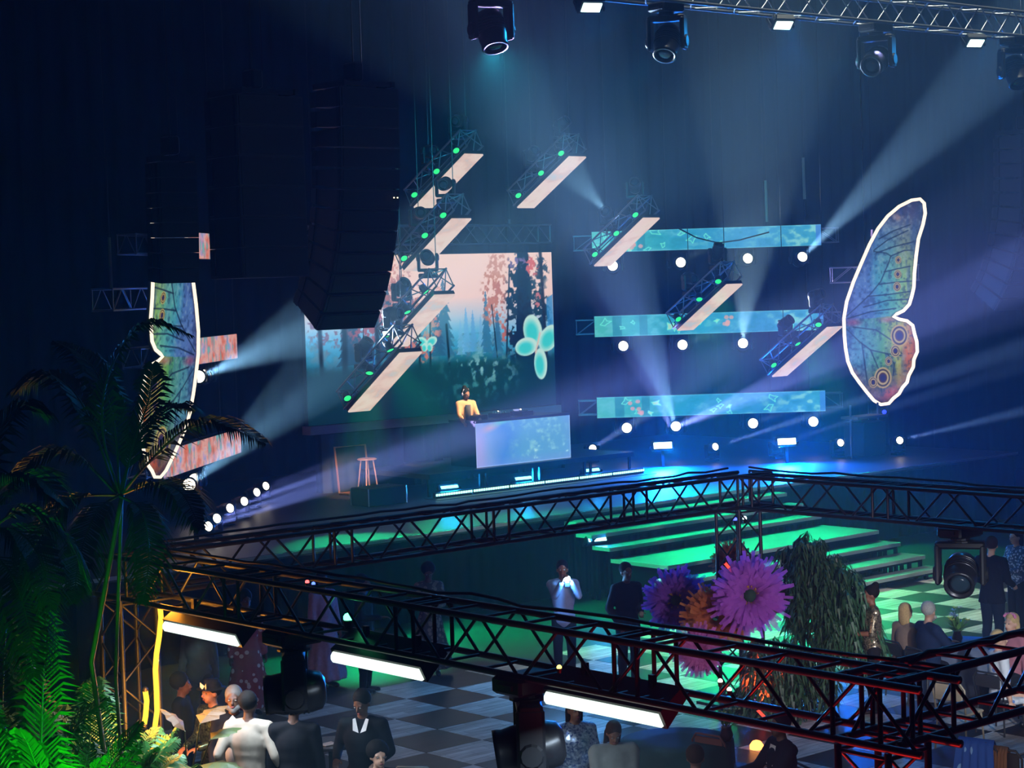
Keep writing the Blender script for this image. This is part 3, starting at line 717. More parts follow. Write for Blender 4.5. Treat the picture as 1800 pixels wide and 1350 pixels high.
for k, (w, a, b2) in enumerate(CAN):
    for s in (-1, 1):
        x = XC + s * w; A, B = Vector((x, a[0], a[1])), Vector((x, b2[0], b2[1])); L = (B - A); Ln = L.length; L.normalize(); N = Vector((1, 0, 0)).cross(L) * 1.0
        if N.z < 0: N = -N
        nm = '%s sloping ceiling panel of the %s row' % (names[k], 'forest-screen' if s < 0 else 'turquoise-strip')
        t = thing('canopy_panel', nm.replace('ceiling panel', 'pale peach video panel') + ' with its truss', 'video panel', M=mat4(Matrix((Vector((1, 0, 0)), L, N)).transposed() if Vector((1, 0, 0)).cross(L).dot(N) > 0 else Matrix((Vector((1, 0, 0)), L, N)).transposed(), A), group='sloping canopy panels')
        npan = 4
        for i in range(npan):
            MB().bbox((0, Ln * (i + .5) / npan, -.0), (.5, Ln / npan - .004, .03), .003).build('led_tile', PANM, t)
        MB().box((0, Ln / 2, .055), (.51, Ln + .01, .07)).build('cabinet', BLK, t)
        # truss is bolted to the panel: parts of the same thing
        UT, UB = unit_tube(ALU, 8), unit_tube(ALU, 5); hw, h0, h1 = .21, .13, .52
        for cx in (-hw, hw):
            for cz in (h0, h1): ob('chord', UT, t, M=seg_matrix((cx, -.12, cz), (cx, Ln + .12, cz), .021))
        n = 6
        for i in range(n):
            y0, y1 = -.1 + (Ln + .2) * i / n, -.1 + (Ln + .2) * (i + 1) / n
            q = (h0, h1) if i % 2 else (h1, h0)
            for cx in (-hw, hw): ob('brace', UB, t, M=seg_matrix((cx, y0, q[0]), (cx, y1, q[1]), .012))
            ob('brace', UB, t, M=seg_matrix((-hw if i % 2 else hw, y0, h1), (hw if i % 2 else -hw, y1, h1), .012))
        for y0 in (-.1, Ln + .1):
            for p_, q in (((-hw, h0), (hw, h1)), ((hw, h0), (-hw, h1)), ((-hw, h0), (-hw, h1)), ((hw, h0), (hw, h1)), ((-hw, h1), (hw, h1))):
                ob('end_strut', UB, t, M=seg_matrix((p_[0], y0, p_[1]), (q[0], y0, q[1]), .012))
        MB().tube([(-.24, .1, .2), (-.27, Ln * .4, .17), (-.24, Ln, .2)], .012, 5).build('cable', CABLE, t)
        W_ = lambda lx, ly, lz: A + Vector((1, 0, 0)) * lx + L * ly + N * lz
        # three green PARs along the outer edge
        for i, f in enumerate((.04, .42, .86)):
            tgt = GREEN.pop(0) if (k in (2, 3) and i < 2) else None
            par('green can light at the %s of the %s canopy panel in the %s row' % (('upper end', 'middle', 'lower end')[i], names[k], 'forest-screen' if s < 0 else 'turquoise-strip'), W_(-.36, Ln * f, .16), (-.25, -.75, -.55) if tgt is None else Vector(tgt) - W_(-.36, Ln * f, .16), 'green can lights on the canopy trusses', 0 if tgt is None else 2400, .95, '00ffa0', 46)
        # two dark moving heads on top
        for i, f in enumerate((.12, .68)):
            p = W_(0, Ln * f, .55)
            hd = (rn.uniform(-.6, .2), rn.uniform(-1, -.2), rn.uniform(-.2, .9))
            bm = None
            if k == 1 and s == 1 and i == 1: hd = atD(930, 250, 38) - p; bm = (12000, 16, 'b8d0e8')
            mover('dark moving light on the %s end of the %s canopy panel in the %s row' % (('upper', 'lower')[i], names[k], 'forest-screen' if s < 0 else 'turquoise-strip'), p - Vector((0, 0, .02)), hd, .78, False, LENS_OFF, 'moving lights on the canopy trusses', bm)
        # hoist cables
        for i, f in enumerate((.08, .8)):
            p = W_(.0, Ln * f, .53); p.x += .14
            c = thing('hoist_cable', 'thin hoist cable at the %s end of the %s canopy panel in the %s row' % (('upper', 'lower')[i], names[k], 'forest-screen' if s < 0 else 'turquoise-strip'), 'cable', p, group='hoist cables of the canopy')
            MB().tube([(0, 0, 0), (.01, 0, 16.02 - p.z)], .009, 5).build('wire_rope', BLKM, c)
            MB().tube([(0, 0, .02), (0, 0, .16)], .025, 6).build('shackle', ALU, c)
# ------------------------------------------------------------------ lamps on the strips (lens pixel, height row) and their beams
SN = Vector((-STR_D.y, STR_D.x, 0)) * -1     # towards the house (right bank)
def on_bank(px, py, off=.12, side=1):
    n = Vector((.6718, .7407, 0)); p0 = Vector((STR_IN.x, STR_IN.y, 0)) - n * off
    if side < 0: n = Vector((-n.x, n.y, 0)); p0 = Vector((2 * XC - p0.x, p0.y, 0))
    d = ray(px, py); return CAM + d * ((p0 - CAM).dot(n) / d.dot(n))
def clamp_up(t_, sd):
    bpy.context.view_layer.update(); q = t_.matrix_world.translation; n = Vector((.6718 * sd, .7407, 0))
    e = q + n * .16 + Vector((0, 0, .08)); Mi = t_.matrix_world.inverted()
    MB().tube([Mi @ q, Mi @ e], .03, 6).build('hanging_clamp', BLKM, t_)
WHT = 'eaf2ff'; LIL = 'b9a8ff'
BANK = [  # lens px, beam target px, target depth change, watts, angle, colour
    ((1077, 467), (1010, 300), -5, 260, 9, WHT), ((1197, 461), (1420, 330), -4, 380, 12, WHT), ((1315, 454), (1600, 300), -4, 300, 11, WHT), ((1411, 451), (1800, 60), -4, 5200, 17, 'c8dcff'),
    ((1096, 608), (1320, 500), -5, 500, 9, WHT), ((1200, 606), (1420, 520), -5, 700, 10, WHT), ((1306, 603), (1316, 440), -3, 2200, 20, WHT),
    ((1102, 752), (1260, 640), -6, 500, 8, WHT), ((1188, 749), (1110, 520), -4, 5000, 15, 'b8ccff'), ((1324, 744), (1600, 640), -6, 600, 8, WHT), ((1430, 741), (1650, 640), -5, 0, 8, WHT)]
ORD = ('first', 'second', 'third', 'fourth', 'fifth', 'sixth'); cnt = {}
for k, ((x, y), tp, dd, pw, an, cl) in enumerate(BANK):
    p = on_bank(x, y, -.1); dep = (p - CAM).dot(FWD)
    dv = (atD(*tp, dep + dd) - p).normalized(); hd = dv
    hd = (dv * .5 + (CAM - p).normalized() * .9).normalized()
    row = 'upper' if y < 500 else 'middle' if y < 700 else 'lower'; cnt[row] = cnt.get(row, 0) + 1
    t_ = mover_at('round lamp under the %s turquoise strip, %s from the forest screen' % (row, ORD[cnt[row] - 1]), p, hd, 1.0, True, group='lamps under the %s turquoise strip' % row); clamp_up(t_, 1)
    if pw: spot('beam_lamp', p + hd * .1 + dv * .05, p + hd * .1 + dv * 5, pw * 8, an, cl, .3, .05)
BANKL = [((361, 660), (640, 505), -3, 13000, 20, 'b8d4f4'), ((350, 662), (620, 560), -3, 5000, 15, 'b8d4f4'), ((323, 668), (400, 640), -4, 0, 10, WHT),
         ((343, 843), (560, 650), -3, 17000, 15, 'b4d4f4'), ((333, 852), (560, 690), -3, 5000, 10, 'b4d4f4')]
cnt = {}
for k, ((x, y), tp, dd, pw, an, cl) in enumerate(BANKL):
    p = on_bank(x, y, -.1, -1); dep = (p - CAM).dot(FWD)
    dv = (atD(*tp, dep + dd) - p).normalized()
    hd = (dv * .5 + (CAM - p).normalized() * .9).normalized()
    row = 'upper' if y < 500 else 'middle' if y < 700 else 'lower'; cnt[row] = cnt.get(row, 0) + 1
    t_ = mover_at('round lamp under the %s rosy strip, %s from the forest screen' % (row, ORD[cnt[row] - 1]), p, hd, 1.0, True, group='lamps under the %s rosy strip' % row); clamp_up(t_, -1)
    if pw: spot('beam_lamp', p + hd * .1 + dv * .05, p + hd * .1 + dv * 5, pw * 8, an, cl, .3, .05)
# floor rows of moving heads on the stage
FROW = [((367, 925), (900, 760)), ((382, 911), (900, 745)), ((405, 893), (900, 730)), ((430, 881), (900, 720)), ((452, 865), (640, 800)), ((468, 854), (640, 790))]
for k, ((x, y), tp) in enumerate(FROW):
    p = atZ(x, y, 1.86); dep = (p - CAM).dot(FWD); dv = (atD(*tp, dep + 1) - p).normalized()
    hd = (dv * .5 + (CAM - p).normalized() * .8).normalized()
    mover_at('floor lamp in the row below the rosy strips, %s from the stage lip' % ORD[k], p, hd, .7, False, group='floor lamps under the rosy strips')
    spot('beam_lamp', p + hd * .08 + dv * .05, p + hd * .08 + dv * 5, (160000, 160000, 130000, 90000, 25000, 25000)[k], 5.5, LIL, .35, .04)
FROWR = [((1042, 788), (1110, 745), 300, 'c8c8ff'), ((1258, 785), (1800, 610), 900, 'b8c4ff'), ((1370, 780), (1800, 640), 300, 'b8c4ff'), ((1478, 778), (1800, 690), 700, 'a8bcff'), ((1582, 774), (1800, 722), 500, 'a8bcff')]
for k, ((x, y), tp, pw, cl) in enumerate(FROWR):
    p = atZ(x, y, 1.88); dep = (p - CAM).dot(FWD); dv = (atD(*tp, dep - 3) - p).normalized()
    hd = (dv * .6 + (CAM - p).normalized() * .7).normalized()
    mover_at('floor lamp in the row below the turquoise strips, %s from the riser' % ORD[k], p, hd, .72, False, group='floor lamps under the turquoise strips')
    spot('beam_lamp', p + hd * .08 + dv * .05, p + hd * .08 + dv * 5, pw * 180, 4, cl, .35, .04)
# lilac fan from the lamp pair under the lowest strip
p = on_bank(1180, 755, .8)
for tp, pw, an in (((1800, 470), 3400, 7), ((1800, 530), 2200, 5), ((1100, 560), 900, 6), ((1400, 600), 700, 4)):
    dv = (atD(*tp, (p - CAM).dot(FWD) - 9) - p).normalized(); spot('beam_lamp', p, p + dv * 5, pw * 60, an, LIL, .35, .04)
# big stage strobes with blue wash
for k, (px, py, w) in enumerate(((1165, 783, .42), (1383, 776, .42))):
    p = atZ(px, py, SZ + .5); p.z = SZ + .5
    t = blinder('blue-white strobe standing on stage ' + ('nearer the riser' if k == 0 else 'between the floor lamps'), p, w, .14, (-.55, -.8, .15), 'd8f4ff', 8, 900, '0a6cff')
    MB().box((0, -.3, -.08), (.06, .4, .05)).build('stand', BLKM, t)
    area('floor_wash', p + Vector((0, -.1, -.05)), p + Vector((-.8, -1.2, -1)), 1100, .4, .15, '0060ff', t, 170)
p = atZ(1050, 948, 1.1)
blinder('mint strobe lying on the step bench beside the thrust platform', p, .36, .08, (-.3, -.9, .5), 'a8ffee', 4, 30, '2aa0ff')

# hoist chains carrying the side video strips, and a swagged cable
for side, pxs in ((1, (1172, 1255, 1349, 1416)), (-1, (375, 405))):
    for k, px in enumerate(pxs):
        q = on_bank(px, 420, -.32, side); q.z = 2.7
        t = thing('hoist_chain', 'hoist chain behind the %s strips, %s from the forest screen' % ('turquoise' if side > 0 else 'rosy', ORD[k if side > 0 else 1 - k]), 'chain', q)
        MB().tube([(0, 0, 0), (0, 0, 13.32)], .012, 5).build('chain', BLKM, t)
        if side > 0 and k > 1:
            z0 = on_bank(px, (390, 350)[k - 2], -.32).z - q.z
            MB().tube([(0, 0, z0), (-.02, 0, z0 + 1.0)], .035, 6).build('chain_bag', mat('chain_bag', 'b8ac94', .6), t)
tag(MB().tube([on_bank(x, y, .12) for x, y in ((1192, 401), (1225, 418), (1262, 427), (1300, 422), (1352, 408))], .018, 5).build('swag_cable', CABLE, None, True), 'black cable swagged across the upper turquoise video strip', 'cable')
# ================================================================== loudspeaker arrays
GRILL = mat('speaker_grille', '0b0d12', .7, 0, .3, 60)
def array(label, p, rz, n, w, d, h, curve, bumper=True, cat='line array', light=None, tp=.7):
    t = thing('line_array', label, cat, p, rz)
    y = 0; z = 0; ang = 0
    for i in range(n):
        ang = curve * (i / max(1, n - 1)) ** 2
        R3 = Matrix.Rotation(ang, 3, 'X')
        c = Vector((0, y, z)) + R3 @ Vector((0, 0, -h / 2))
        prof = [(-d / 2, -h / 2 * .98), (d / 2, -h / 2 * tp), (d / 2, h / 2 * tp), (-d / 2, h / 2 * .98)]
        b = MB(); V = [R3 @ Vector((sx * w / 2, a, q)) + c for sx in (-1, 1) for a, q in prof]
        b.add(V, [(3, 2, 1, 0), (4, 5, 6, 7), (0, 1, 5, 4), (1, 2, 6, 5), (2, 3, 7, 6), (3, 0, 4, 7)])
        o = b.build('cabinet', BLK, t)
        b = MB(); b.box(R3 @ Vector((0, -d / 2 - .008, 0)) + c, (w * .94, .014, h * .86), R3); b.build('grille', GRILL, o)
        b = MB()
        for sx in (-1, 1): b.box(R3 @ Vector((sx * (w / 2 + .008), d / 2 - .1, 0)) + c, (.016, .12, h * .8), R3); b.box(R3 @ Vector((sx * (w / 2 + .006), -d / 2 + .06, 0)) + c, (.012, .06, h * .95), R3)
        b.build('rigging', BLKM, o)['kind'] = 'stuff'
        e = R3 @ Vector((0, 0, -h * .99)); y += e.y; z += e.z
    if bumper:
        b = MB()
        for sx in (-1, 1): b.box((sx * w * .4, 0, .06), (.07, d * 1.05, .09))
        for yy in (-d * .45, 0, d * .45): b.box((0, yy, .06), (w * .86, .06, .07))
        b.build('flying_frame', BLKM, t)
        b = MB(); b.bbox((0, 0, .28), (.2, .3, .3), .03); b.tube([(0, 0, .12), (0, 0, .2)], .03, 6); b.build('hoist_motor', BLKM, t)
        MB().tube([(0, 0, .4), (0, 0, 16.02 - p[2])], .012, 5).build('chain', BLKM, t)
        MB().tube([(w * .3, d * .3, .1), (w * .33, d * .35, 1), (w * .3, d * .3, 16.02 - p[2])], .01, 5).build('signal_cable', CABLE, t)
    if light:
        for (lx, lz) in light: MB().bbox((lx, -d / 2 - .02, lz), (.025, .012, .018), .003).build('status_light', emat('status_led', 'fff0c0', 3), t)
    return t
def hang(px, py, dep): return atD(px, py, dep)
array('tall curved speaker array hanging in front of the forest screen', hang(622, 158, 31), 0, 12, 1.15, .8, .312, .62, light=[(.4, -1.72), (.47, -1.72)])
array('straight square speaker hang beside the tall curved array', hang(445, 172, 30), 0, 6, 1.2, .9, .463, 0, tp=.98)
array('short speaker array over the wing behind the palms', hang(300, 287, 31), 0, 8, .7, .4, .237, .1, tp=.95)
array('distant curved speaker array beyond the far butterfly wing', hang(1800, 238, 42.5), 0, 12, 1.15, .8, .312, .62)
# ================================================================== high front truss with lamps
TYF = 19.6
tp0, tp1 = atY(900, -40, TYF), atY(1830, 30, TYF)
zt_ = atY(1500, 15, TYF).z
truss('truss_span', 'shiny aluminium truss high over the hall carrying big lamps', 'truss', (tp0.x - 6, TYF, zt_), (tp1.x + 3, TYF, zt_), .4, .46, ALU, .025, .012)
for (px, py), hd, s, lb in (((863, 30), (-.1, -.4, -1), 1.0, 'pointing straight down above the canopy'), ((1172, 55), (-.55, -.3, -.9), .95, 'with glinting nose between the first strobes'), ((1540, 80), (-.95, -.3, -.45), 1.0, 'tilted flat between the last two strobes'), ((1785, 90), (-.3, -.5, -1), 1.0, 'past the last strobe')):
    p = atY(px, py, TYF); p.z = zt_ - .2
    mover('large dark moving light on the high truss ' + lb, p, hd, s * 1.15, True, LENS_OFF, 'moving lights on the high truss')
for k, (px, py) in enumerate(((1040, 20), (1377, 47), (1715, 73))):
    p = atY(px, py, TYF); p.z = zt_ - .36
    blinder('cyan-glowing flat strobe on the high truss, %s from the downward-pointing moving light' % ('first', 'second', 'third')[k], p, .28, .15, (-.25, -.75, -.85), 'd0ffff', 7, 120, '0a86d8', 'strobes on the high truss')
# teal washes thrown by the high lamps into the haze
for (px, py), tg, pw, an, cl in (((863, 85), (985, 420), 9000, 34, '1f9fb0'), ((1150, 98), (900, 420), 3000, 20, '1a88b8'), ((1505, 105), (1200, 190), 1600, 14, '2f8f9a'), ((1782, 130), (1480, 520), 5200, 17, '2a94a8'), ((1400, 60), (1250, 600), 2000, 40, '0f60b0')):
    p = atY(px, py, TYF + .1); q = atY(*tg, 33); spot('wash_lamp', p, q, pw * 2.0, an, cl, .7, .1)
# soft washes of the same lamps over the checker floor
for (px, py), tg, pw, an, cl in (((1540, 90), (27, 19, 0), 1700, 42, 'a8a8e8'), ((863, 60), (16.5, 21, 0), 1500, 44, 'b4c4e0')):
    p = atY(px, py, TYF - .1); spot('wash_lamp', p, tg, pw, an, cl, .8, .1)
area('truss_fill_light', (26, TYF - .6, 14.5), (26, TYF, zt_), 160, 12, .3, 'dfe8d0', None, 24)  # unseen fill added to brighten the high truss from above
# ================================================================== square truss frame over the tables
TGREY = mat('frame_truss', '34373c', .42, .7, .15, 9)
ZT = 2.94; BX, AX, CY, AY = 10.28, 19.7, 8.2, 18.1
def joints(L, n): return [z for k in range(1, n) for z in (L * k / n - .12, L * k / n + .12)]
truss('truss_span', 'black box truss carrying three glowing light battens over the tables', 'truss', (BX, 18.45, ZT), (BX, 7.72, ZT), .42, .5, TGREY, .028, .015, frames=[.3, .7, 10.0, 10.4] + joints(10.7, 4), top='strut')
truss('truss_span', 'box truss crossing in front of the stage fascia', 'truss', (BX + .3, AY, ZT), (AX + .25, AY, ZT), .42, .5, TGREY, .028, .015, frames=[9.0, 9.6] + joints(9.4, 4), top='strut')
truss('truss_span', 'box truss running from the flower tower past the step benches', 'truss', (AX, AY - .1, ZT), (AX, 8.0, ZT), .42, .5, TGREY, .028, .015, frames=[.1, .35] + joints(10, 4), top='strut')
truss('truss_span', 'box truss passing over the seated guests to the corner with open pipe ends', 'truss', (BX - .1, CY, ZT), (AX, CY, ZT), .42, .5, TGREY, .028, .015, frames=[.15, .6] + joints(9.4, 4), top='strut')
def tower(label, x, y, lit=None):
    t = truss('truss_tower', label, 'truss tower', (x, y, .06), (x, y, 2.7), .42, .5, TGREY, .026, .013, up=(0, 1, 0), frames=(.05, 2.6), top=True)
    bpy.context.view_layer.update()
    b = MB().box((0, 0, -.035), (.9, .9, .05)).build('base_plate', BLKM, t)
    return t
tower('truss tower wrapped with tulle flowers and weeping foliage', AX, AY)
tower('truss tower with amber neon tubes among the palms', BX, AY)
tower('red-lit truss tower under the corner with open pipe ends', BX, CY)
# cables lying along the top chords
rn = random.Random(3)
def cable_run(label, a, b2, n, r=.016, sag=.03):
    a, b2 = Vector(a), Vector(b2); pts = []
    for i in range(n + 1):
        p = a.lerp(b2, i / n); p += Vector((rn.uniform(-.05, .05), rn.uniform(-.05, .05), rn.uniform(0, sag))); pts.append(p)
    tag(MB().tube(pts, r, 5).build('power_cable', CABLE, None, True), label, 'cable')
cable_run('black cable lying on the truss in front of the stage fascia', (BX + .4, AY + .2, 3.2), (AX, AY + .2, 3.2), 26)
cable_run('black cable lying on the truss beside the flower tower', (AX + .2, AY, 3.2), (AX + .2, 8.4, 3.2), 26)
cable_run('black cable lying on the truss above the light battens', (BX + .2, 18, 3.2), (BX + .2, 8.2, 3.2), 26)
cable_run('black cable looping across the corner with open pipe ends', (BX + .3, 8.2, 3.19), (BX + 2.6, CY, 3.2), 12, .02, .06)
# light battens
BAT = emat('batten_white', 'e8fff4', 1.5)
for k, (xl, yl, xr, yr) in enumerate(((295, 1104, 418, 1122), (591, 1156, 742, 1183), (966, 1227, 1163, 1264))):
    a, b2 = atX(xl, yl, 10.12), atX(xr, yr, 10.12); a.z = b2.z = (a.z + b2.z) / 2 + .0
    c = (a + b2) / 2; L = abs(a.y - b2.y)
    t = thing('light_batten', 'glowing white light batten under the black truss ' + ('beside the amber neon tubes', 'between two hanging moving lights', 'next to the open-yoke moving light')[k], 'light batten', c)
    b = MB(); V = []
    for y in (-L / 2 - .03, L / 2 + .03): V += [(-.04, y, .07), (.2, y, .22), (.26, y, .14), (.03, y, -.07)]
    b.add(V, [(0, 1, 2, 3), (7, 6, 5, 4), (0, 4, 5, 1), (1, 5, 6, 2), (2, 6, 7, 3), (3, 7, 4, 0)]); b.build('housing', BLK, t)
    b = MB(); b.tube([(-.005, -L / 2, 0), (-.005, L / 2, 0)], .058, 10); b.build('lens_tube', BAT, t, True)
    b = MB()
    for s in (-1, 1): b.box((.16, s * L * .3, .2), (.04, .05, .16))
    MB().box((.16, -L * .3, .2), (.04, .05, .16)).build('clamp', BLKM, t); MB().box((.16, L * .3, .2), (.04, .05, .16)).build('clamp', BLKM, t)
    area('batten_glow', c + Vector((.06, 0, -.1)), c + Vector((.35, 0, -2)), 75, .1, L, 'cfe8ff', t, 160)
# moving lights hung from the frame
mover('dark moving light hung between the first two battens, lens rim glowing amber', (BX - .05, 15.0, 2.72), (-.75, .55, -.05), 1.2, True, LENS_OFF)
mover('moving light with open yoke hung beside the last batten', (BX - .05, 11.72, 2.72), (-.75, .6, -.12), 1.2, True, LENS_OFF)
mover('dark moving light hung from the truss beside the step benches', (AX, 14.45, 2.72), (-.5, -.3, -.25), 1.2, True, LENS_OFF)
# amber rim light on the first head and small signal lamps
def tiny_lamp(label, p, col, s, r=.03, watt=0, ang=0):
    t = thing('signal_lamp', label, 'lamp', p)
    MB().ball((0, 0, 0), r, 8).build('bulb', emat('bulb_' + col + str(s), col, s), t, True)
    MB().lathe([(r * .8, -r * 2.2), (r * 1.1, -r * .6), (r * .9, -r * .4)], 8).build('socket', BLK, t)
    if watt:
        L = bpy.data.lights.new('glow', 'POINT'); L.energy = watt; L.color = lin(col); L.shadow_soft_size = r
        ob('glow', L, t)
    return t
tiny_lamp('small bright green lamp seen through the black truss', atX(612, 1086, BX), '50ffa0', 8, .045, 6)
tiny_lamp('small red signal lamp on top of the black truss', atX(540, 1023, BX), 'ff5050', 5, .02)
tiny_lamp('small blue signal lamp on top of the black truss', atX(551, 1026, BX), '5070ff', 4, .018)
tiny_lamp('blue signal lamp inside the flower tower', atX(1292, 913, AX), '4050ff', 6, .03, 5)
tiny_lamp('white signal lamp inside the flower tower', atX(1309, 911, AX), 'e8f4ff', 6, .03)
tiny_lamp('yellow signal lamp on the black truss above the open-yoke light', atX(983, 1173, BX - .25), 'ffd860', 5, .02)
for k, (x, y) in enumerate(((1266, 1197), (1282, 1212))): tiny_lamp(('pale', 'peach')[k] + ' signal lamp on a truss brace by the tulle flowers', atX(x, y, BX - .23), 'fff0d8', 3, .018)
tl = tiny_lamp('cyan wash lamp behind the dark violet tulle flower', atZ(1160, 1027, .5), '80fff0', 7, .1, 18); MB().tube([(0, 0, -.2), (0, 0, -.5)], .02, 6).build('stand', BLKM, tl)
# ------------------------------------------------------------------ neon tubes
AMB = emat('amber_neon', 'ffc23a', 2.2)
def neon(label, pts, Yv, r=.03, watt=0, col='ffa030', mt=AMB):
    P3 = [atY(x, y, Yv) for x, y in pts]; t = thing('neon_tube', label, 'neon tube', P3[-1]); o = P3[-1]
    MB().tube([q - o for q in P3], r, 8).build('tube', mt, t, True)
    for q in (P3[0], P3[-1]): MB().ball(q - o, r * 1.25, 8).build('end_cap', BLK, t, True)
    if watt:
        for q in (P3[0], P3[len(P3) // 2], P3[-1]):
            L = bpy.data.lights.new('glow', 'POINT'); L.energy = watt; L.color = lin(col); L.shadow_soft_size = .15
            l_ = ob('glow', L, t); l_.location = q - o + Vector((-.05, -.25, 0))
neon('long bent amber neon tube beside the first batten', [(281, 1064), (283, 1085), (280, 1118), (275, 1150), (273, 1178), (275, 1215), (276, 1250), (272, 1280), (266, 1300)], 17.45, .027, 36)
neon('short amber neon tube behind the long bent one', [(255, 1212), (258, 1232), (256, 1258), (253, 1276)], 17.75, .028, 26)
RED = emat('red_neon', 'ff4a3a', 2.0)
neon('slanted red-orange neon rod above the violet tulle flower', [(1273, 988), (1288, 1006)], 17.7, .02, 0, mt=RED)
neon('red neon rod leaning at the foot of the flower tower', [(1330, 1246), (1345, 1262)], 17.0, .02, 0, mt=RED)
t = tiny_lamp('oval orange floor lamp at the flower tower foot', atY(1330, 1313, 16.2), 'ffa050', 4, .09, 26)

# ================================================================== palms
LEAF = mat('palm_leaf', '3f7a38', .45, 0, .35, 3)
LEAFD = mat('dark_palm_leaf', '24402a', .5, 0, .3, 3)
STEM = mat('palm_stem', '4a3c24', .6, 0, .3, 12)
def frond_mb(pts, leaf=.42, n=34, w=.022, seed=0, start=.18):
    """rachis along pts (3D) with drooping leaflets on both sides"""
    r_ = random.Random(seed); P3 = [Vector(p) for p in pts]
    def at(t):
        k = t * (len(P3) - 1); i = min(int(k), len(P3) - 2); f = k - i
        p0, p1, p2, p3 = P3[max(i - 1, 0)], P3[i], P3[i + 1], P3[min(i + 2, len(P3) - 1)]
        return .5 * ((2 * p1) + (p2 - p0) * f + (2 * p0 - 5 * p1 + 4 * p2 - p3) * f * f + (3 * p1 - p0 - 3 * p2 + p3) * f ** 3)
    b = MB(); m_ = 14
    b.tube([at(i / m_) for i in range(m_ + 1)], [.016 * (1 - .8 * i / m_) for i in range(m_ + 1)], 5)
    for i in range(n):
        t = start + (1 - start) * (i + .5) / n; p = at(t); d = (at(min(1, t + .02)) - at(max(0, t - .02))).normalized()
        sd = d.cross(Vector((0, 0, 1)))
        if sd.length < .1: sd = Vector((1, 0, 0))
        sd.normalize(); ln = leaf * math.sin(PI * (.12 + .83 * t)) * r_.uniform(.85, 1.1)
        for s in (-1, 1):
            o = (sd * s * .8 + d * .62 + Vector((0, 0, r_.uniform(.0, .25)))).normalized()
            q1 = p + o * ln * .5; q2 = p + o * ln * .92 - Vector((0, 0, ln * r_.uniform(.25, .5)))
            wv = d * w
            b.add([p - wv * .5, p + wv * .5, q1 + wv, q1 - wv, q2], [(0, 1, 2, 3), (3, 2, 4)])
    return b
def palm(label, base, fronds, mt, trunk=None, name='palm_tree'):
    t = thing(name, label, 'palm', base); o = Vector(base)
    if trunk:
        for k, (pts, r) in enumerate(trunk):
            b = MB(); pp = [Vector(p) - o for p in pts]; m_ = 16; qs = []; rs = []
            for i in range(m_ + 1):
                f = i / m_ * (len(pp) - 1); j = min(int(f), len(pp) - 2); qs.append(pp[j].lerp(pp[j + 1], f - j)); rs.append(r * (1.08 if i % 2 else .95))
            b.tube(qs, rs, 8).build('trunk', STEM, t, True)
    for k, f in enumerate(fronds):
        pts, kw = f; frond_mb([Vector(p) - o for p in pts], seed=k, **kw).build('frond', mt, t)
    return t
def arc(o, az, el, L, droop, n=5):
    o = Vector(o); d = Vector((math.cos(az) * math.cos(el), math.sin(az) * math.cos(el), math.sin(el)))
    return [o + d * (L * i / n) - Vector((0, 0, droop * (i / n) ** 2.2)) for i in range(n + 1)]
rn = random.Random(11)
# tall palm whose fronds cross the glowing wing: crown beside the amber tower
D0 = 18.6
cr = atD(215, 868, D0); base = Vector((cr.x - .1, cr.y + .1, 0))
fr = []
for pts, dd, lf in (([(215, 868), (262, 812), (330, 752), (400, 748), (466, 778)], -.6, .5), ([(215, 868), (235, 780), (262, 700), (268, 640)], .5, .4), ([(210, 868), (180, 760), (190, 660), (230, 590), (275, 568), (336, 590)], .3, .42),
                    ([(215, 868), (270, 850), (320, 868), (352, 930)], -.8, .4), ([(210, 872), (250, 900), (262, 980), (250, 1060)], -.7, .36), ([(205, 868), (130, 800), (60, 810), (0, 880)], -.5, .45), ([(205, 868), (150, 720), (90, 660), (20, 690)], .4, .45),
                    ([(210, 868), (200, 740), (160, 640), (100, 600)], .8, .42), ([(205, 870), (120, 880), (60, 960), (30, 1050)], -.9, .42), ([(210, 870), (240, 780), (300, 716), (345, 720)], .7, .36), ([(210, 870), (170, 900), (140, 980), (130, 1060)], -1, .38)):
    n = len(pts); fr.append(([atD(x, y, D0 + dd * i / (n - 1)) for i, (x, y) in enumerate(pts)], dict(leaf=lf, n=52, w=.015)))
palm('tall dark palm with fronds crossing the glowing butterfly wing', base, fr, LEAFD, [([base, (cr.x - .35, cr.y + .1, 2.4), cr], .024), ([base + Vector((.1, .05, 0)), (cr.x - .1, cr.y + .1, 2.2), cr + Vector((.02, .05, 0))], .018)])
D0 = 17.4; cr = atD(-40, 950, D0); base = Vector((cr.x, cr.y, 0)); fr = []
for pts, dd, lf in (([(-40, 950), (0, 860), (60, 840), (120, 890)], -.4, .5), ([(-40, 950), (20, 930), (70, 980), (90, 1070)], -.6, .48), ([(-40, 950), (-20, 800), (30, 720), (90, 730)], .5, .5), ([(-40, 950), (20, 1010), (50, 1100), (60, 1190)], -.8, .45), ([(-40, 950), (40, 900), (120, 950), (160, 1040)], .3, .48)):
    n = len(pts); fr.append(([atD(x, y, D0 + dd * i / (n - 1)) for i, (x, y) in enumerate(pts)], dict(leaf=lf, n=48, w=.015)))
palm('second dark palm spreading beside the tall one', base, fr, LEAFD, [([base, (cr.x + .1, cr.y, 1.6), cr], .04)])
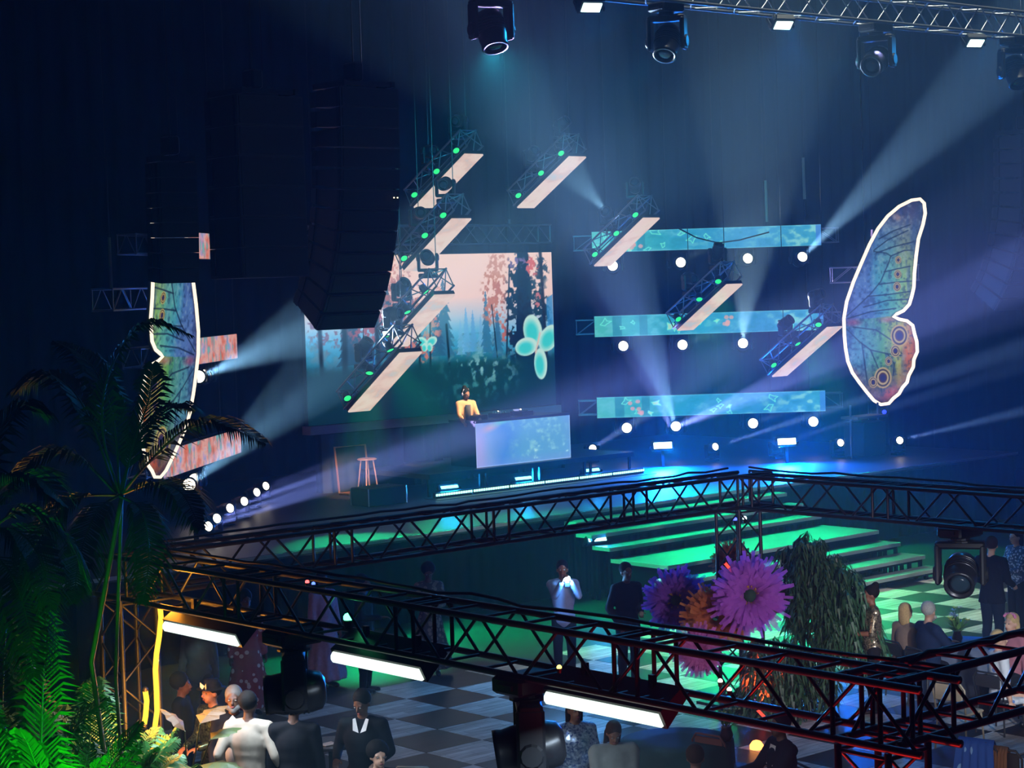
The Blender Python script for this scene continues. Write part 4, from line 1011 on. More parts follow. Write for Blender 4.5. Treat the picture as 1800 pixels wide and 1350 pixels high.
# bushy areca palms at the foot of the amber tower, lit green from below
for k, (px, dep, H_, nf) in enumerate(((40, 16.8, 3.6, 17), (120, 17.8, 3.4, 16), (165, 18.8, 2.6, 13), (-20, 18.2, 3.9, 15), (80, 16.2, 2.4, 14), (215, 19.7, 2.3, 12), (130, 18.4, 3.0, 14), (20, 15.8, 2.6, 14))):
    b0 = atD(px, 1200, dep); b0.z = 0; fr = []
    for i in range(nf):
        az = 2 * PI * i / nf + rn.uniform(-.3, .3); rt = Vector((math.cos(az), math.sin(az), 0)).dot(RIGHT); sh_ = .66 if rt > .1 else 1; o = b0 + Vector((math.cos(az) * .12, math.sin(az) * .12, .3)); el = rn.uniform(.95, 1.42)
        fr.append((arc(o, az, el, sh_ * H_ * rn.uniform(.75, 1.2), sh_ * H_ * rn.uniform(.25, .5)), dict(leaf=.46, n=44, w=.014, start=.22)))
    lb = ('bushy green-lit areca palm at the frame edge', 'bushy green-lit areca palm touching the amber tower braces', 'slim areca palm inside the amber neon glow', 'tall bushy areca palm behind the green-lit one', 'low areca palm glowing brightest green', 'sparse areca palm beside the long neon tube', 'upright areca palm between the tower and the green-lit palms', 'areca palm standing foremost in the green glow')[k]
    palm(lb, b0, fr, LEAF, [([b0, b0 + Vector((0, 0, .4))], .06)], 'areca_palm')
for k, (px, py, dep, pw, c) in enumerate(((90, 1400, 15.0, 90, '30ff18'), (190, 1400, 17.0, 90, '30ff20'))):
    p = atD(px, py, dep); p.z = 1.25; p -= _f0 * .3
    t = thing('uplight', 'green uplight can on a stand %s' % ('under the brightest areca palm', 'between the amber tower and the palms')[k], 'uplight', p, group='green uplights in the palms')
    MB().lathe([(.06, -.16), (.08, -.05), (.085, 0), (.07, 0), (.065, -.02)], 12).build('can', BLK, t, True)
    MB().lathe([(0, -.012), (.066, -.012)], 12).build('lens', emat('uplight_green', '60ff40', 4), t); MB().tube([(0, 0, -.15), (0, 0, -1.25)], .02, 6).build('stand', BLKM, t)
    spot('wash_lamp', p + Vector((0, 0, .03)), p + _f0 * .8 - _r0 * .5 + Vector((0, 0, .45)), pw * 4, 92, c, .5, .08, t)
# big split leaves of the plant near the hat wearer
GOLD = mat('ochre_leaf', '4c300c', .5, 0, .25, 5); OLIVE = mat('olive_leaf', '3c4a1e', .5, 0, .25, 5)
def leaf_shape(L, W, seed=0):
    r_ = random.Random(seed); V = [(0, 0, 0)]; n = 7; top = []; bot = []
    for i in range(1, n):
        t = i / n; w = W * math.sin(PI * t ** .75) * (.75 if i % 2 else 1.1)
        top.append((L * t, w, .05 * L * math.sin(PI * t))); bot.append((L * t, -w, .05 * L * math.sin(PI * t)))
    mid = [(L * i / n, 0, .12 * L * math.sin(PI * i / n)) for i in range(n + 1)]
    V = mid + top + bot; f = []; k = n + 1; q = k + n - 1
    f += [(0, 1, k), (0, q, 1)]
    for i in range(1, n - 1): f += [(i, i + 1, k + i, k + i - 1), (i, q + i - 1, q + i, i + 1)]
    f += [(n - 1, n, k + n - 2), (n - 1, q + n - 2, n)]
    return MB().add(V, f)
pb_ = atZ(330, 1330, .75)
t = thing('broadleaf_plant', 'potted broadleaf plant with ochre and olive leaves below the hat wearer', 'plant', (pb_.x - .2, pb_.y - .3, 0)); o = t.location.copy()
MB().lathe([(.16, 0), (.2, .3), (.21, .42), (.18, .42)], 14).build('pot', BLK, t, True)
for k, (x, y, L, W, az, el, mt) in enumerate(((352, 1272, .38, .16, .2, .3, GOLD), (325, 1285, .34, .12, 2.2, .7, GOLD), (300, 1320, .5, .2, 2.8, -.1, OLIVE), (320, 1340, .55, .22, 3.6, -.2, OLIVE), (352, 1345, .5, .2, -1, -.1, OLIVE), (370, 1300, .4, .14, .1, .1, OLIVE), (290, 1345, .5, .2, 3, -.3, OLIVE))):
    q = atD(x, y, 19.2) - o
    lf = leaf_shape(L, W, k).build('leaf', mt, t); lf.matrix_local = Matrix.Translation(q) @ Euler((0, -el, az)).to_matrix().to_4x4()
    MB().tube([(0, 0, .4), q * .6 + Vector((0, 0, .15)), q], .008, 5).build('stalk', OLIVE, t)
# ================================================================== weeping plant and tulle flowers on the flower tower
WLEAF = mat('willow_leaf', '2c5434', .5, 0, .4, 4)
def spray_mb(L, n, seed, w=.016, ll=.2):
    r_ = random.Random(seed); b = MB()
    pts = [Vector((.22 * L * math.sin(1.4 * i / 6) , 0, .16 * L * math.sin(PI * min(1, i / 3)) - L * max(0, (i - 1.2) / 6) ** 1.3)) for i in range(7)]
    b.tube(pts, [.007 * (1 - i / 8) for i in range(7)], 4)
    for i in range(n):
        t = .15 + .85 * i / n; k = min(int(t * 6), 5); p = pts[k].lerp(pts[k + 1], t * 6 - k); a = r_.uniform(0, 2 * PI)
        o = Vector((math.cos(a) * .75 + .25, math.sin(a) * .75, -.55)).normalized(); l_ = ll * r_.uniform(.6, 1.2)
        sd = o.cross(Vector((0, 0, 1))).normalized() * w
        q1 = p + o * l_ * .5; q2 = p + o * l_ * .8 - Vector((0, 0, l_ * .5))
        b.add([p, q1 + sd, q2, q1 - sd], [(0, 1, 2, 3)])
    return b
SPR = []
for k in range(4):
    me = spray_mb((.55, .7, .85, 1.0)[k], 46, k).mesh('spray'); me.materials.append(WLEAF); SPR.append(me)
def weeping(label, base, pts, n, seed):
    t = thing('weeping_plant', label, 'plant', base); o = Vector(base); r_ = random.Random(seed)
    b = MB(); b.tube([(0, 0, 0), (.05, .03, .9), (0, .05, max(p[2] for p in pts) - .05)], [.05, .04, .02], 7).build('stem', STEM, t, True)
    for i in range(n):
        c, rr = r_.choice(pts)[:3], 0
        x, y, z, R_ = r_.choice(pts); a = r_.uniform(0, 2 * PI); q = Vector((x + R_ * math.cos(a) * r_.random(), y + R_ * math.sin(a) * r_.random(), z + r_.uniform(-.15, .12)))
        s_ = ob('spray', r_.choice(SPR), t, loc=q, rot=(r_.uniform(-.2, .2), r_.uniform(-.2, .2), a)); s_.scale = (r_.uniform(.8, 1.2),) * 3
c = atY(1452, 1100, 17.0)
c0 = Vector((c.x, 17.0, 0))
def rel(px, py, Yv, R_): q = atY(px, py, Yv) - c0; return (q.x, q.y, q.z, R_)
weeping('large weeping green plant between the violet flower and the sequinned guest', c0, [rel(1425, 965, 17, .22), rel(1450, 1000, 17, .35), rel(1475, 1040, 16.9, .38), rel(1500, 1075, 16.8, .3), rel(1430, 1050, 17, .3), rel(1455, 1100, 16.8, .4), rel(1400, 980, 17.3, .2)], 120, 5)
c = atY(1390, 1180, 17.2); c0 = Vector((c.x, 17.2, 0))
weeping('lower reddish-lit weeping plant at the flower tower foot', c0, [rel(1345, 1150, 17.2, .2), rel(1380, 1150, 17.2, .3), rel(1430, 1160, 17, .3), rel(1400, 1190, 17, .3), rel(1340, 1195, 17.2, .2)], 60, 6)
def tulle_mat(name, c):
    mt = bpy.data.materials.new(name); mt.use_nodes = True; n, l = mt.node_tree.nodes, mt.node_tree.links
    b = n['Principled BSDF']; b.inputs['Base Color'].default_value = (*lin(c), 1); b.inputs['Roughness'].default_value = .9
    tr = n.new('ShaderNodeBsdfTranslucent'); tr.inputs[0].default_value = (*lin(c), 1); tp = n.new('ShaderNodeBsdfTransparent')
    m1 = n.new('ShaderNodeMixShader'); m1.inputs[0].default_value = .45; m2 = n.new('ShaderNodeMixShader'); m2.inputs[0].default_value = .25
    l.new(b.outputs[0], m1.inputs[1]); l.new(tr.outputs[0], m1.inputs[2]); l.new(m1.outputs[0], m2.inputs[1]); l.new(tp.outputs[0], m2.inputs[2])
    l.new(m2.outputs[0], n['Material Output'].inputs[0]); return mt
def tulle(label, p, R_, col, seed, face=None, heart=True):
    r_ = random.Random(seed); d = (CAM - Vector(p)).normalized() if face is None else Vector(face)
    t = thing('tulle_flower', label, 'flower', M=mat4(frame(d), p))
    mt = tulle_mat('tulle_' + col, col)
    for lay in range(4):
        b = MB(); n = 84
        for i in range(n):
            a = 2 * PI * i / n + r_.uniform(-.08, .08); L = R_ * r_.uniform(.68, 1.1) * (1 - .09 * lay); lift = .08 + .13 * lay
            pr_ = []
            m_ = 5
            for j in range(m_ + 1):
                f = j / m_; rr = .1 * R_ + (L - .1 * R_) * f; z = R_ * (lift * math.sin(f * 2.2) + r_.uniform(-.08, .08) * f); wd_ = R_ * (.03 + .085 * f * (1.06 - f)) * r_.uniform(.7, 1.3)
                for s in (-1, 1):
                    aa = a + s * wd_ / max(rr, .05)
                    pr_.append((rr * math.cos(aa), rr * math.sin(aa), z + s * R_ * r_.uniform(-.09, .09)))
            b.add(pr_, [(2 * j, 2 * j + 1, 2 * j + 3, 2 * j + 2) for j in range(m_)])
        o = b.build('petal_layer', mt, t, True); o['kind'] = 'stuff'
    if heart:
        MB().lathe([(0, .24 * R_), (.1 * R_, .22 * R_), (.16 * R_, .14 * R_), (.17 * R_, .05 * R_)], 16).build('heart', mat('flower_heart', '1c4030', .8, 0, .3, 40), t, True)
        b = MB()
        for i in range(40):
            a = 2 * PI * i / 40; b.tube([(.15 * R_ * math.cos(a), .15 * R_ * math.sin(a), .1 * R_), (r_.uniform(.2, .26) * R_ * math.cos(a + .1), .23 * R_ * math.sin(a + .1), r_.uniform(.18, .3) * R_)], .008, 4)
        o = b.build('stamens', mat('stamen_yellow', 'c8a030', .6), t); o['kind'] = 'stuff'
    q = mat4(frame(d), p).inverted() @ Vector((AX - .2, AY - .2, max(.3, p.z - .15)))
    MB().tube([(0, 0, -.02), q * .5 + Vector((0, -.06, 0)), q], .014, 5).build('stalk', OLIVE, t, True)
tulle('large bright violet tulle flower on the truss tower', atY(1318, 1047, 17.15), .54, 'c070e0', 1)
tulle('dark violet tulle flower beside the cyan lamp', atY(1190, 1056, 18.6), .48, '7a48b0', 2, face=(-.8, -.5, .2))
tulle('brown-orange tulle flower tucked under the violet one', atY(1258, 1085, 17.7), .46, 'c87a3c', 3, heart=False)
tulle('small brown-orange tulle flower high behind the tower', atY(1285, 985, 18.6), .3, 'a86040', 4, heart=False)
tulle('rosy tulle flower hanging lowest on the tower', atY(1230, 1143, 17.4), .36, 'c878b8', 5, heart=False)
# key lights added out of view on the frame to brighten the tower, and red floor cans at the corner
def floor_can(label, p, tg, watt, ang, col, lens):
    t = thing('uplight', label, 'uplight', p)
    MB().lathe([(.06, -.16), (.08, -.05), (.085, 0), (.07, 0), (.065, -.02)], 12).build('can', BLK, t, True)
    MB().lathe([(0, -.012), (.066, -.012)], 12).build('lens', emat('can_' + lens, lens, 4), t)
    spot('wash_lamp', Vector(p) + Vector((0, 0, .03)), tg, watt, ang, col, .6, .08, t)
par('added out-of-view key light on the truss passing over the seated guests', (14.2, 8.25, 2.62), Vector((19.3, 17.0, 1.5)) - Vector((14.2, 8.25, 2.62)), 'added out-of-view key lights on the frame', 2200, 1.2, 'f4e0f4', 24)
floor_can('red floor can at the foot of the corner tower', Vector((9.75, 9.2, .2)), (10.4, 9.2, 3), 560, 100, 'ff2418', 'ff4030')
floor_can('red floor can beside the corner tower under the black truss', Vector((10.1, 8.0, .2)), (10.3, 8.4, 3), 300, 90, 'ff2418', 'ff4030')
floor_can('orange-red floor can at the flower tower foot', Vector((19.05, 17.2, .2)), (19.4, 17.4, 3), 420, 100, 'ff4020', 'ff5030')
par('added out-of-view key light on the far part of the truss over the seated guests', (15.6, 8.25, 2.62), Vector((21.4, 15.8, 1.1)) - Vector((15.6, 8.25, 2.62)), 'added out-of-view key lights on the frame', 2600, 1.2, 'dce8f8', 22)  # unseen key added to lift the seated guests
par('added out-of-view key light near the corner with open pipe ends', (12.7, 8.3, 2.62), Vector((17.2, 12.3, .8)) - Vector((12.7, 8.3, 2.62)), 'added out-of-view key lights on the frame', 420, 1.2, 'dce8f8', 34)  # unseen key added to lift the shawl
# ================================================================== people
REMESH = []
def capsule(b, p, q, r0, r1, n=10):
    p, q = Vector(p), Vector(q)
    b.tube([p, p.lerp(q, .5), q], [r0, (r0 + r1) / 2, r1], n); b.ball(p, r0, n); b.ball(q, r1, n)
def fused(name, b, mt, parent, vox, it=4):
    o = b.build(name, mt, parent); REMESH.append((o, vox, it)); return o
def ik(a, c, l1, l2, hint):
    a, c, hint = Vector(a), Vector(c), Vector(hint); d = c - a; L = min(d.length, (l1 + l2) * .999); d.normalize()
    x = (l1 * l1 - l2 * l2 + L * L) / (2 * L); h = math.sqrt(max(0, l1 * l1 - x * x))
    pr_ = hint - d * hint.dot(d); pr_.normalize(); return a + d * x + pr_ * h, a + d * L
SKIN = {k: mat('skin_' + k, c, .55, 0, .08, 30) for k, c in dict(dark='5a3a2a', mid='8a5c42', light='c89a80', brown='6f4832').items()}
EYEM = mat('eye_white', '7c7874', .6); LIPM = mat('lips', '7a3a3a', .5)
def hand(b, w, d, up, curl=.5, s=1):
    """palm at wrist w along d with four fingers and a thumb off its side"""
    d = Vector(d).normalized(); up = Vector(up); sd = d.cross(up)
    if sd.length < .01: sd = d.orthogonal()
    sd.normalize(); nrm = sd.cross(d)
    R3 = Matrix((sd, d, nrm)).transposed(); pc = w + d * .055 * s
    b.ball(pc, (.04 * s, .055 * s, .017 * s), 10, R3)
    for k, (o, L) in enumerate(((-.03, .07), (-.01, .08), (.01, .075), (.029, .058))):
        k0 = pc + d * .042 * s + sd * o * s; k1 = k0 + (d * math.cos(curl * .6) - nrm * math.sin(curl * .6)) * L * .55 * s; k2 = k1 + (d * math.cos(curl * 1.6) - nrm * math.sin(curl * 1.6)) * L * .5 * s
        b.tube([k0 - d * .02 * s, k0, k1, k2], [.0095 * s, .0095 * s, .009 * s, .0075 * s], 6); b.ball(k2, .0075 * s, 6)
    t0 = pc - d * .02 * s - sd * .03 * s; t1 = t0 - sd * .03 * s + d * .03 * s - nrm * .01; t2 = t1 + d * .03 * s - nrm * .012
    b.tube([t0, t1, t2], [.012 * s, .011 * s, .0085 * s], 6); b.ball(t2, .0085 * s, 6)
def person(label, loc, face, H=1.72, skin='dark', top=None, bottom=None, dress=None, hair=None, hairs='short', lh=None, rh=None, sit=False, lean=0, head=(0, 0), w=1.0, fine=.012, topt=.018, sleeves=1.0, coat=0, shoes='101012', bare=False, kn=None):
    """local frame: faces -Y, +X is the person's left; hands are targets in metres at 1.75 m height"""
    f = Vector(face); rz = math.atan2(f.x, -f.y); k = H / 1.75
    t = thing('person', label, 'person', loc, rz)
    hipz = .92 if not sit else .52; dz = hipz - .92
    def T(v):   # torso leans forward about the hips
        v = Vector(v); c, s_ = math.cos(lean), math.sin(lean); z = v.z - .92; y = v.y
        return Vector((v.x, y * c - z * s_, .92 + z * c + y * s_ + dz))
    ct = T((0, 0, 1.27)); wa = T((0, 0, 1.06)); pv = Vector((0, .0, hipz)); nb = T((0, .015, 1.47)); hc = T((0, -.015, 1.635))
    sh = [T((s_ * .175 * w, .01, 1.42)) for s_ in (-1, 1)]
    tgt = [Vector(rh) if rh else Vector((-.27, -.03, .84 + dz)), Vector(lh) if lh else Vector((.27, -.03, .84 + dz))]
    el, wr = [], []
    for i, s_ in enumerate((-1, 1)):
        e, w_ = ik(sh[i], tgt[i], .29, .265, (s_ * .42, .5, -.85)); el.append(e); wr.append(w_)
    hip = [Vector((s_ * .09, 0, hipz - .02)) for s_ in (-1, 1)]
    if sit: kneee = [Vector((s_ * .12, -.44, .5)) for s_ in (-1, 1)]; ank = [Vector((s_ * .12, -.42, .09)) for s_ in (-1, 1)]
    else: kneee = [Vector((s_ * .1, -.02, .49)) for s_ in (-1, 1)]; ank = [Vector((s_ * .1, .02, .08)) for s_ in (-1, 1)]
    S3 = Matrix.Scale(k, 3)
    def torso(b, g):
        b.ball(pv, (.165 * w + g, .12 * w + g, .13 + g), 14); capsule(b, pv, wa, .12 * w + g, .115 * w + g, 12)
        b.ball(wa, (.14 * w + g, .11 * w + g, .13), 14); b.ball(ct, (.172 * w + g, .12 * w + g, .19 + g), 14); b.ball(T((0, 0, 1.17)), (.155 * w + g, .115 * w + g, .16), 14)
        capsule(b, sh[0], sh[1], .06 + g, .06 + g, 10)
        capsule(b, T((-.1, .02, 1.44)), nb, .06 + g * .6, .055, 10); capsule(b, T((.1, .02, 1.44)), nb, .06 + g * .6, .055, 10)
    def arms(b, g, frac=1.0):
        for i in (0, 1):
            capsule(b, sh[i], el[i], .052 * w + g, .042 + g, 10)
            if frac > .55: capsule(b, el[i], el[i].lerp(wr[i], min(1, (frac - .5) * 2) * .97), .042 + g, .031 + g, 10)
    def legs(b, g):
        for i in (0, 1):
            capsule(b, hip[i], kneee[i], .088 * w + g, .06 + g, 10); capsule(b, kneee[i], ank[i], .06 + g, .042 + g, 10); b.ball(kneee[i].lerp(ank[i], .3) + Vector((0, .015, 0)), (.058 + g, .06 + g, .11), 10)
    b = MB(); torso(b, 0); arms(b, 0); legs(b, 0)
    for i in (0, 1):
        capsule(b, ank[i] + Vector((0, .04, -.03)), ank[i] + Vector((0, -.15, -.045)), .04, .032, 8)
        hd = (wr[i] - el[i]).normalized(); hand(b, wr[i], hd, (0, 0, 1) if abs(hd.z) < .8 else (1 if i else -1, 0, 0), .6)
    capsule(b, nb, hc + Vector((0, .01, -.06)), .055, .052, 10)
    Rh = Euler((head[1], 0, head[0])).to_matrix()
    def hp(v): return hc + Rh @ Vector(v)
    b.ball(hp((0, .012, .025)), (.077, .095, .1), 16, Rh); b.ball(hp((0, -.02, -.045)), (.058, .07, .065), 14, Rh); b.ball(hp((0, -.05, -.085)), (.03, .03, .024), 10, Rh)
    b.tube([hp((0, -.085, .02)), hp((0, -.112, -.022)), hp((0, -.09, -.035))], [.01, .016, .014], 8)
    for s_ in (-1, 1):
        b.ball(hp((s_ * .079, .012, -.005)), (.012, .022, .032), 8, Rh); b.ball(hp((s_ * .035, -.075, .028)), (.022, .014, .01), 8, Rh)
    b.v = [tuple(S3 @ Vector(v)) for v in b.v]
    fused('body', b, SKIN[skin], t, fine, 3)
    def sub(name, fn, mt, vox=.02, it=4):
        q = MB(); fn(q); q.v = [tuple(S3 @ Vector(v)) for v in q.v]; return fused(name, q, mt, t, vox, it)
    def raw(name, q, mt): q.v = [tuple(S3 @ Vector(v)) for v in q.v]; return q.build(name, mt, t, True)
    for s_ in (-1, 1): raw('eye', MB().ball(hp((s_ * .033, -.083, .01)), (.013, .008, .008), 8, Rh), EYEM)
    raw('lips', MB().ball(hp((0, -.094, -.058)), (.022, .008, .009), 8, Rh), LIPM)
    if bottom:
        def fn(q):
            legs(q, .014); q.ball(pv, (.172 * w + .008, .128 * w + .008, .12), 14); capsule(q, pv, wa, .125 * w, .12 * w, 12)
        sub('trousers', fn, bottom)
    if top:
        def fn(q):
            torso(q, topt); arms(q, topt * .9, sleeves)
            if coat:
                for i in range(10):
                    a = 2 * PI * i / 10; q.tube([wa + Vector((math.cos(a) * .11 * w, math.sin(a) * .08 * w, 0)), pv + Vector((math.cos(a) * .16 * w, math.sin(a) * .12 * w, -coat))], [.05, .045], 8)
        sub('top', fn, top)
    if dress:
        def fn(q):
            torso(q, topt); arms(q, topt, sleeves)
            b0, b1 = (.12 if not sit else .45), hipz
            n = 22
            for i in range(n):
                a = 2 * PI * i / n; r_ = (.3 if not sit else .24) * (1.08 if i % 2 else .95)
                q.tube([wa + Vector((math.cos(a) * .1, math.sin(a) * .08, 0)), pv + Vector((math.cos(a) * .15, math.sin(a) * .11 - (0 if not sit else .05), -.05)), Vector((math.cos(a) * r_, math.sin(a) * r_ * .85 - (0 if not sit else .15), b0))], [.05, .055, .05], 7)
        sub('dress', fn, dress, .024, 2)
    if hair is not None:
        q = MB()
        q.ball(hp((0, .032, .052)), (.095, .104, .103), 14, Rh)
        if hairs == 'long':
            q.ball(hp((0, .075, -.05)), (.09, .05, .14), 12, Rh); capsule(q, hp((.07, .05, 0)), hp((.08, .06, -.2)), .035, .02); capsule(q, hp((-.07, .05, 0)), hp((-.08, .06, -.2)), .035, .02)
        if hairs == 'bun': q.ball(hp((0, .08, .14)), (.055, .055, .05), 10, Rh)
        if hairs == 'afro': q.ball(hp((0, .045, .06)), (.12, .12, .115), 14, Rh)
        if hairs == 'beard': capsule(q, hp((-.05, -.05, -.07)), hp((.05, -.05, -.07)), .03, .03); q.ball(hp((0, -.07, -.1)), (.04, .03, .035), 10, Rh)
        q.v = [tuple(S3 @ Vector(v)) for v in q.v]; fused('hair', q, hair, t, .014, 2)
    if not bare:
        for i in (0, 1):
            q = MB(); capsule(q, ank[i] + Vector((0, .05, -.035)), ank[i] + Vector((0, -.17, -.05)), .046, .036, 8); raw('shoe', q, mat('shoe_' + shoes, shoes, .4))
    t['_k'] = k
    return t, (lambda v: S3 @ Vector(v)), hp, T, wr
def C_(name, c, **k): return mat('cloth_' + name, c, k.pop('rough', .85), 0, k.pop('noise', .2), k.pop('scale', 14), spec=.12, **k)
def sequin(name, c, c2):
    mt = bpy.data.materials.new(name); mt.use_nodes = True; n, l = mt.node_tree.nodes, mt.node_tree.links; b = n['Principled BSDF']
    tc = n.new('ShaderNodeTexCoord'); vo = n.new('ShaderNodeTexVoronoi'); vo.inputs['Scale'].default_value = 55; mx = n.new('ShaderNodeMix'); mx.data_type = 'RGBA'
    mx.inputs[6].default_value = (*lin(c), 1); mx.inputs[7].default_value = (*lin(c2), 1); l.new(tc.outputs['Object'], vo.inputs['Vector'])
    sp = n.new('ShaderNodeSeparateColor'); l.new(vo.outputs['Color'], sp.inputs[0]); l.new(sp.outputs[0], mx.inputs[0]); l.new(mx.outputs[2], b.inputs['Base Color'])
    b.inputs['Metallic'].default_value = .75; b.inputs['Roughness'].default_value = .28
    bm = n.new('ShaderNodeBump'); bm.inputs['Strength'].default_value = .8; bm.inputs['Distance'].default_value = .01; l.new(sp.outputs[1], bm.inputs['Height']); l.new(bm.outputs[0], b.inputs['Normal']); return mt
def patterned(name, c, c2, scale=9, thr=.5):
    mt = bpy.data.materials.new(name); mt.use_nodes = True; n, l = mt.node_tree.nodes, mt.node_tree.links; b = n['Principled BSDF']
    tc = n.new('ShaderNodeTexCoord'); vo = n.new('ShaderNodeTexVoronoi'); vo.inputs['Scale'].default_value = scale; rp = n.new('ShaderNodeValToRGB'); rp.color_ramp.interpolation = 'CONSTANT'
    rp.color_ramp.elements[0].color = (*lin(c2), 1); rp.color_ramp.elements[1].position = thr; rp.color_ramp.elements[1].color = (*lin(c), 1)
    l.new(tc.outputs['Object'], vo.inputs['Vector']); l.new(vo.outputs['Distance'], rp.inputs[0]); l.new(rp.outputs[0], b.inputs['Base Color']); b.inputs['Roughness'].default_value = .8; return mt
BLKC, HAIRB, HAIRBR, BLOND, GREYH = C_('black', '15161a'), mat('hair_black', '100c0a', .8, 0, .4, 60, spec=.15), mat('hair_brown', '2c1a10', .8, 0, .4, 60, spec=.15), mat('hair_blond', 'b89a68', .7, 0, .35, 50, spec=.2), mat('hair_grey', 'a8a49c', .7, 0, .35, 50, spec=.2)
NAVY = C_('navy', '1c2c4a'); WHITE = C_('white', 'd4d0cc')
def tocam(p): return Vector((-p.x, -p.y, 0)).normalized()
def side(p, a): d = tocam(p); c, s_ = math.cos(a), math.sin(a); return Vector((d.x * c - d.y * s_, d.x * s_ + d.y * c, 0))   # a>0 turns to picture-right
def gnd(x, y, h, z0=0): p = atZ(x, y, h); p.z = z0; return p
def extra(t, q, name, mt, k): q.v = [tuple(Vector(v) * k) for v in q.v]; return q.build(name, mt, t, True)
# the DJ behind the booth
pdj = atY(818, 684, 32.15); zdj = pdj.z - RZ; pdj.z = RZ
t, S_, hp, T, wr = person('DJ in a tan jacket with headphones behind the glowing booth', pdj, side(pdj, .35), max(1.55, min(1.8, zdj)), 'mid', C_('tan_jacket', 'b88e68'), C_('dj_trousers', '24262c'), None, HAIRB, 'bun', (.2, -.36, 1.03), (-.2, -.36, 1.03), head=(.35, .25), fine=.012, coat=.05)
extra(t, MB().prism([(-.055, 1.04), (.055, 1.04), (.06, 1.4), (-.06, 1.4)], -.16, -.12), 'shirt_front', mat('dj_shirt', '2c2e34', .8), t['_k'])
q = MB()
for s_ in (-1, 1): q.ball(hp((s_ * .092, .01, 0)), (.02, .035, .04), 8)
q.tube([hp((-.092, .01, .03)), hp((-.07, .01, .11)), hp((0, .01, .14)), hp((.07, .01, .11)), hp((.092, .01, .03))], .01, 6); extra(t, q, 'headphones', mat('headphones', 'b8b4b0', .4), t['_k'])
spot('dj_lamp', (27.2, 29.0, 7.3), pdj + Vector((0, 0, 1.25)), 6500, 9, 'ffdcb8', .4, .08)
# woman in the patterned dress by the fascia
p = gnd(752, 994, 1.66); person('woman in a long bronze patterned dress before the dark fascia', p, side(p, .1), 1.66, 'dark', dress=patterned('bronze_print', '4a4038', '8a7a62', 16, .45), hair=HAIRB, hairs='afro', lh=(.1, -.25, 1.12), rh=(-.1, -.27, 1.1), head=(0, .35), sleeves=.8)
p = gnd(988, 988, 1.74); tph, S_, hp, T, wr = person('guest in pale blue-grey shirt holding up a shining phone', p, side(p, .0), 1.74, 'mid', C_('pale_shirt', '8a96b4'), BLKC, None, HAIRB, 'short', (.12, -.34, 1.5), (-.02, -.36, 1.5), head=(0, .0))
pp = atD(997, 1018, (p - CAM).dot(FWD) - .45)
ph = thing('phone', 'phone with shining flash held by the guest before the fascia', 'phone', M=mat4(frame(CAM - pp), pp))
MB().bbox((0, -.04, -.006), (.075, .15, .009), .004).build('case', BLK, ph); MB().lathe([(0, .004), (.045, .003), (.048, 0)], 14).build('flash', emat('phone_flash', 'f0faff', 90), ph)
L = bpy.data.lights.new('flash_glow', 'POINT'); L.energy = 150; L.color = lin('5ab0ff'); L.shadow_soft_size = .04; lo = ob('flash_glow', L, ph); lo.location = (0, 0, .06)
p = gnd(1100, 992, 1.78); person('guest in black suit standing beside the phone holder', p, side(p, .5), 1.78, 'brown', BLKC, BLKC, None, HAIRB, 'short', (.1, -.22, 1.1), (-.2, -.1, .95), coat=.08)
p = gnd(637, 1012, 1.7); person('guest in dark green shirt behind the small green lamp', p, side(p, 1.2), 1.7, 'dark', C_('deep_green', '1c3a34'), BLKC, None, HAIRB, 'short', rh=(-.12, -.3, 1.15))
p = gnd(566, 1008, 1.68); person('woman in a pleated lilac dress behind the hanging moving light', p, side(p, .6), 1.68, 'brown', dress=C_('lilac', 'a898c4', noise=.3, scale=30), hair=HAIRB, hairs='long')
p = gnd(430, 1042, 1.7); person('woman in a red dress with pale diamonds behind the first batten', p, side(p, .4), 1.7, 'dark', dress=patterned('red_diamonds', '8a1c3a', 'd0b8c0', 9, .3), hair=HAIRB, hairs='afro')
p = gnd(346, 1072, 1.74); person('guest in grey-blue clothes in the shade behind the hat wearer', p, side(p, -.5), 1.74, 'brown', C_('greyblue', '4a5c70'), C_('greyblue2', '3c4858'), None, HAIRB, 'short')
p = gnd(318, 1188, 1.62); person('dark-clad guest standing behind the hat wearer', p, side(p, 1.3), 1.62, 'brown', BLKC, BLKC, None, HAIRB, 'afro')
# group by the amber tower
p = gnd(372, 1200, 1.7); t, S_, hp, T, wr = person('woman in a black hat with a white butterfly and sequinned shoulders', p, side(p, -.9), 1.7, 'mid', sequin('black_sequins', '101014', '6a7a5c'), BLKC, None, HAIRB, 'short', (.12, -.3, 1.1), (-.12, -.3, 1.08), head=(-.2, 0), fine=.011)
q = MB(); q.lathe([(0, .16), (.08, .155), (.092, .1), (.095, .07), (.16, .062), (.165, .055), (.09, .05)], 18, hp((0, .01, 0))); extra(t, q, 'hat', BLKC, t['_k'])
q = MB(); c = hp((.05, -.1, .1))
for s_ in (-1, 1): q.add([c, c + Vector((.0 + s_ * .05, -.02, .04)), c + Vector((s_ * .055, -.02, -.01)), c + Vector((s_ * .03, -.01, -.04))], [(0, 1, 2, 3)])
extra(t, q, 'butterfly_brooch', WHITE, t['_k'])
p = gnd(410, 1210, 1.76); t, S_, hp, T, wr = person('smiling man with open black jacket over a white shirt', p, side(p, -.15), 1.76, 'dark', BLKC, BLKC, None, mat('hair_salt', '5c5854', .6), 'beard', (.15, -.28, 1.0), (-.2, -.2, .95), coat=.1, fine=.011)
extra(t, MB().prism([(-.09, .95), (.09, .95), (.07, 1.42), (0, 1.5), (-.07, 1.42)], -.16, -.12), 'shirt_front', WHITE, t['_k'])
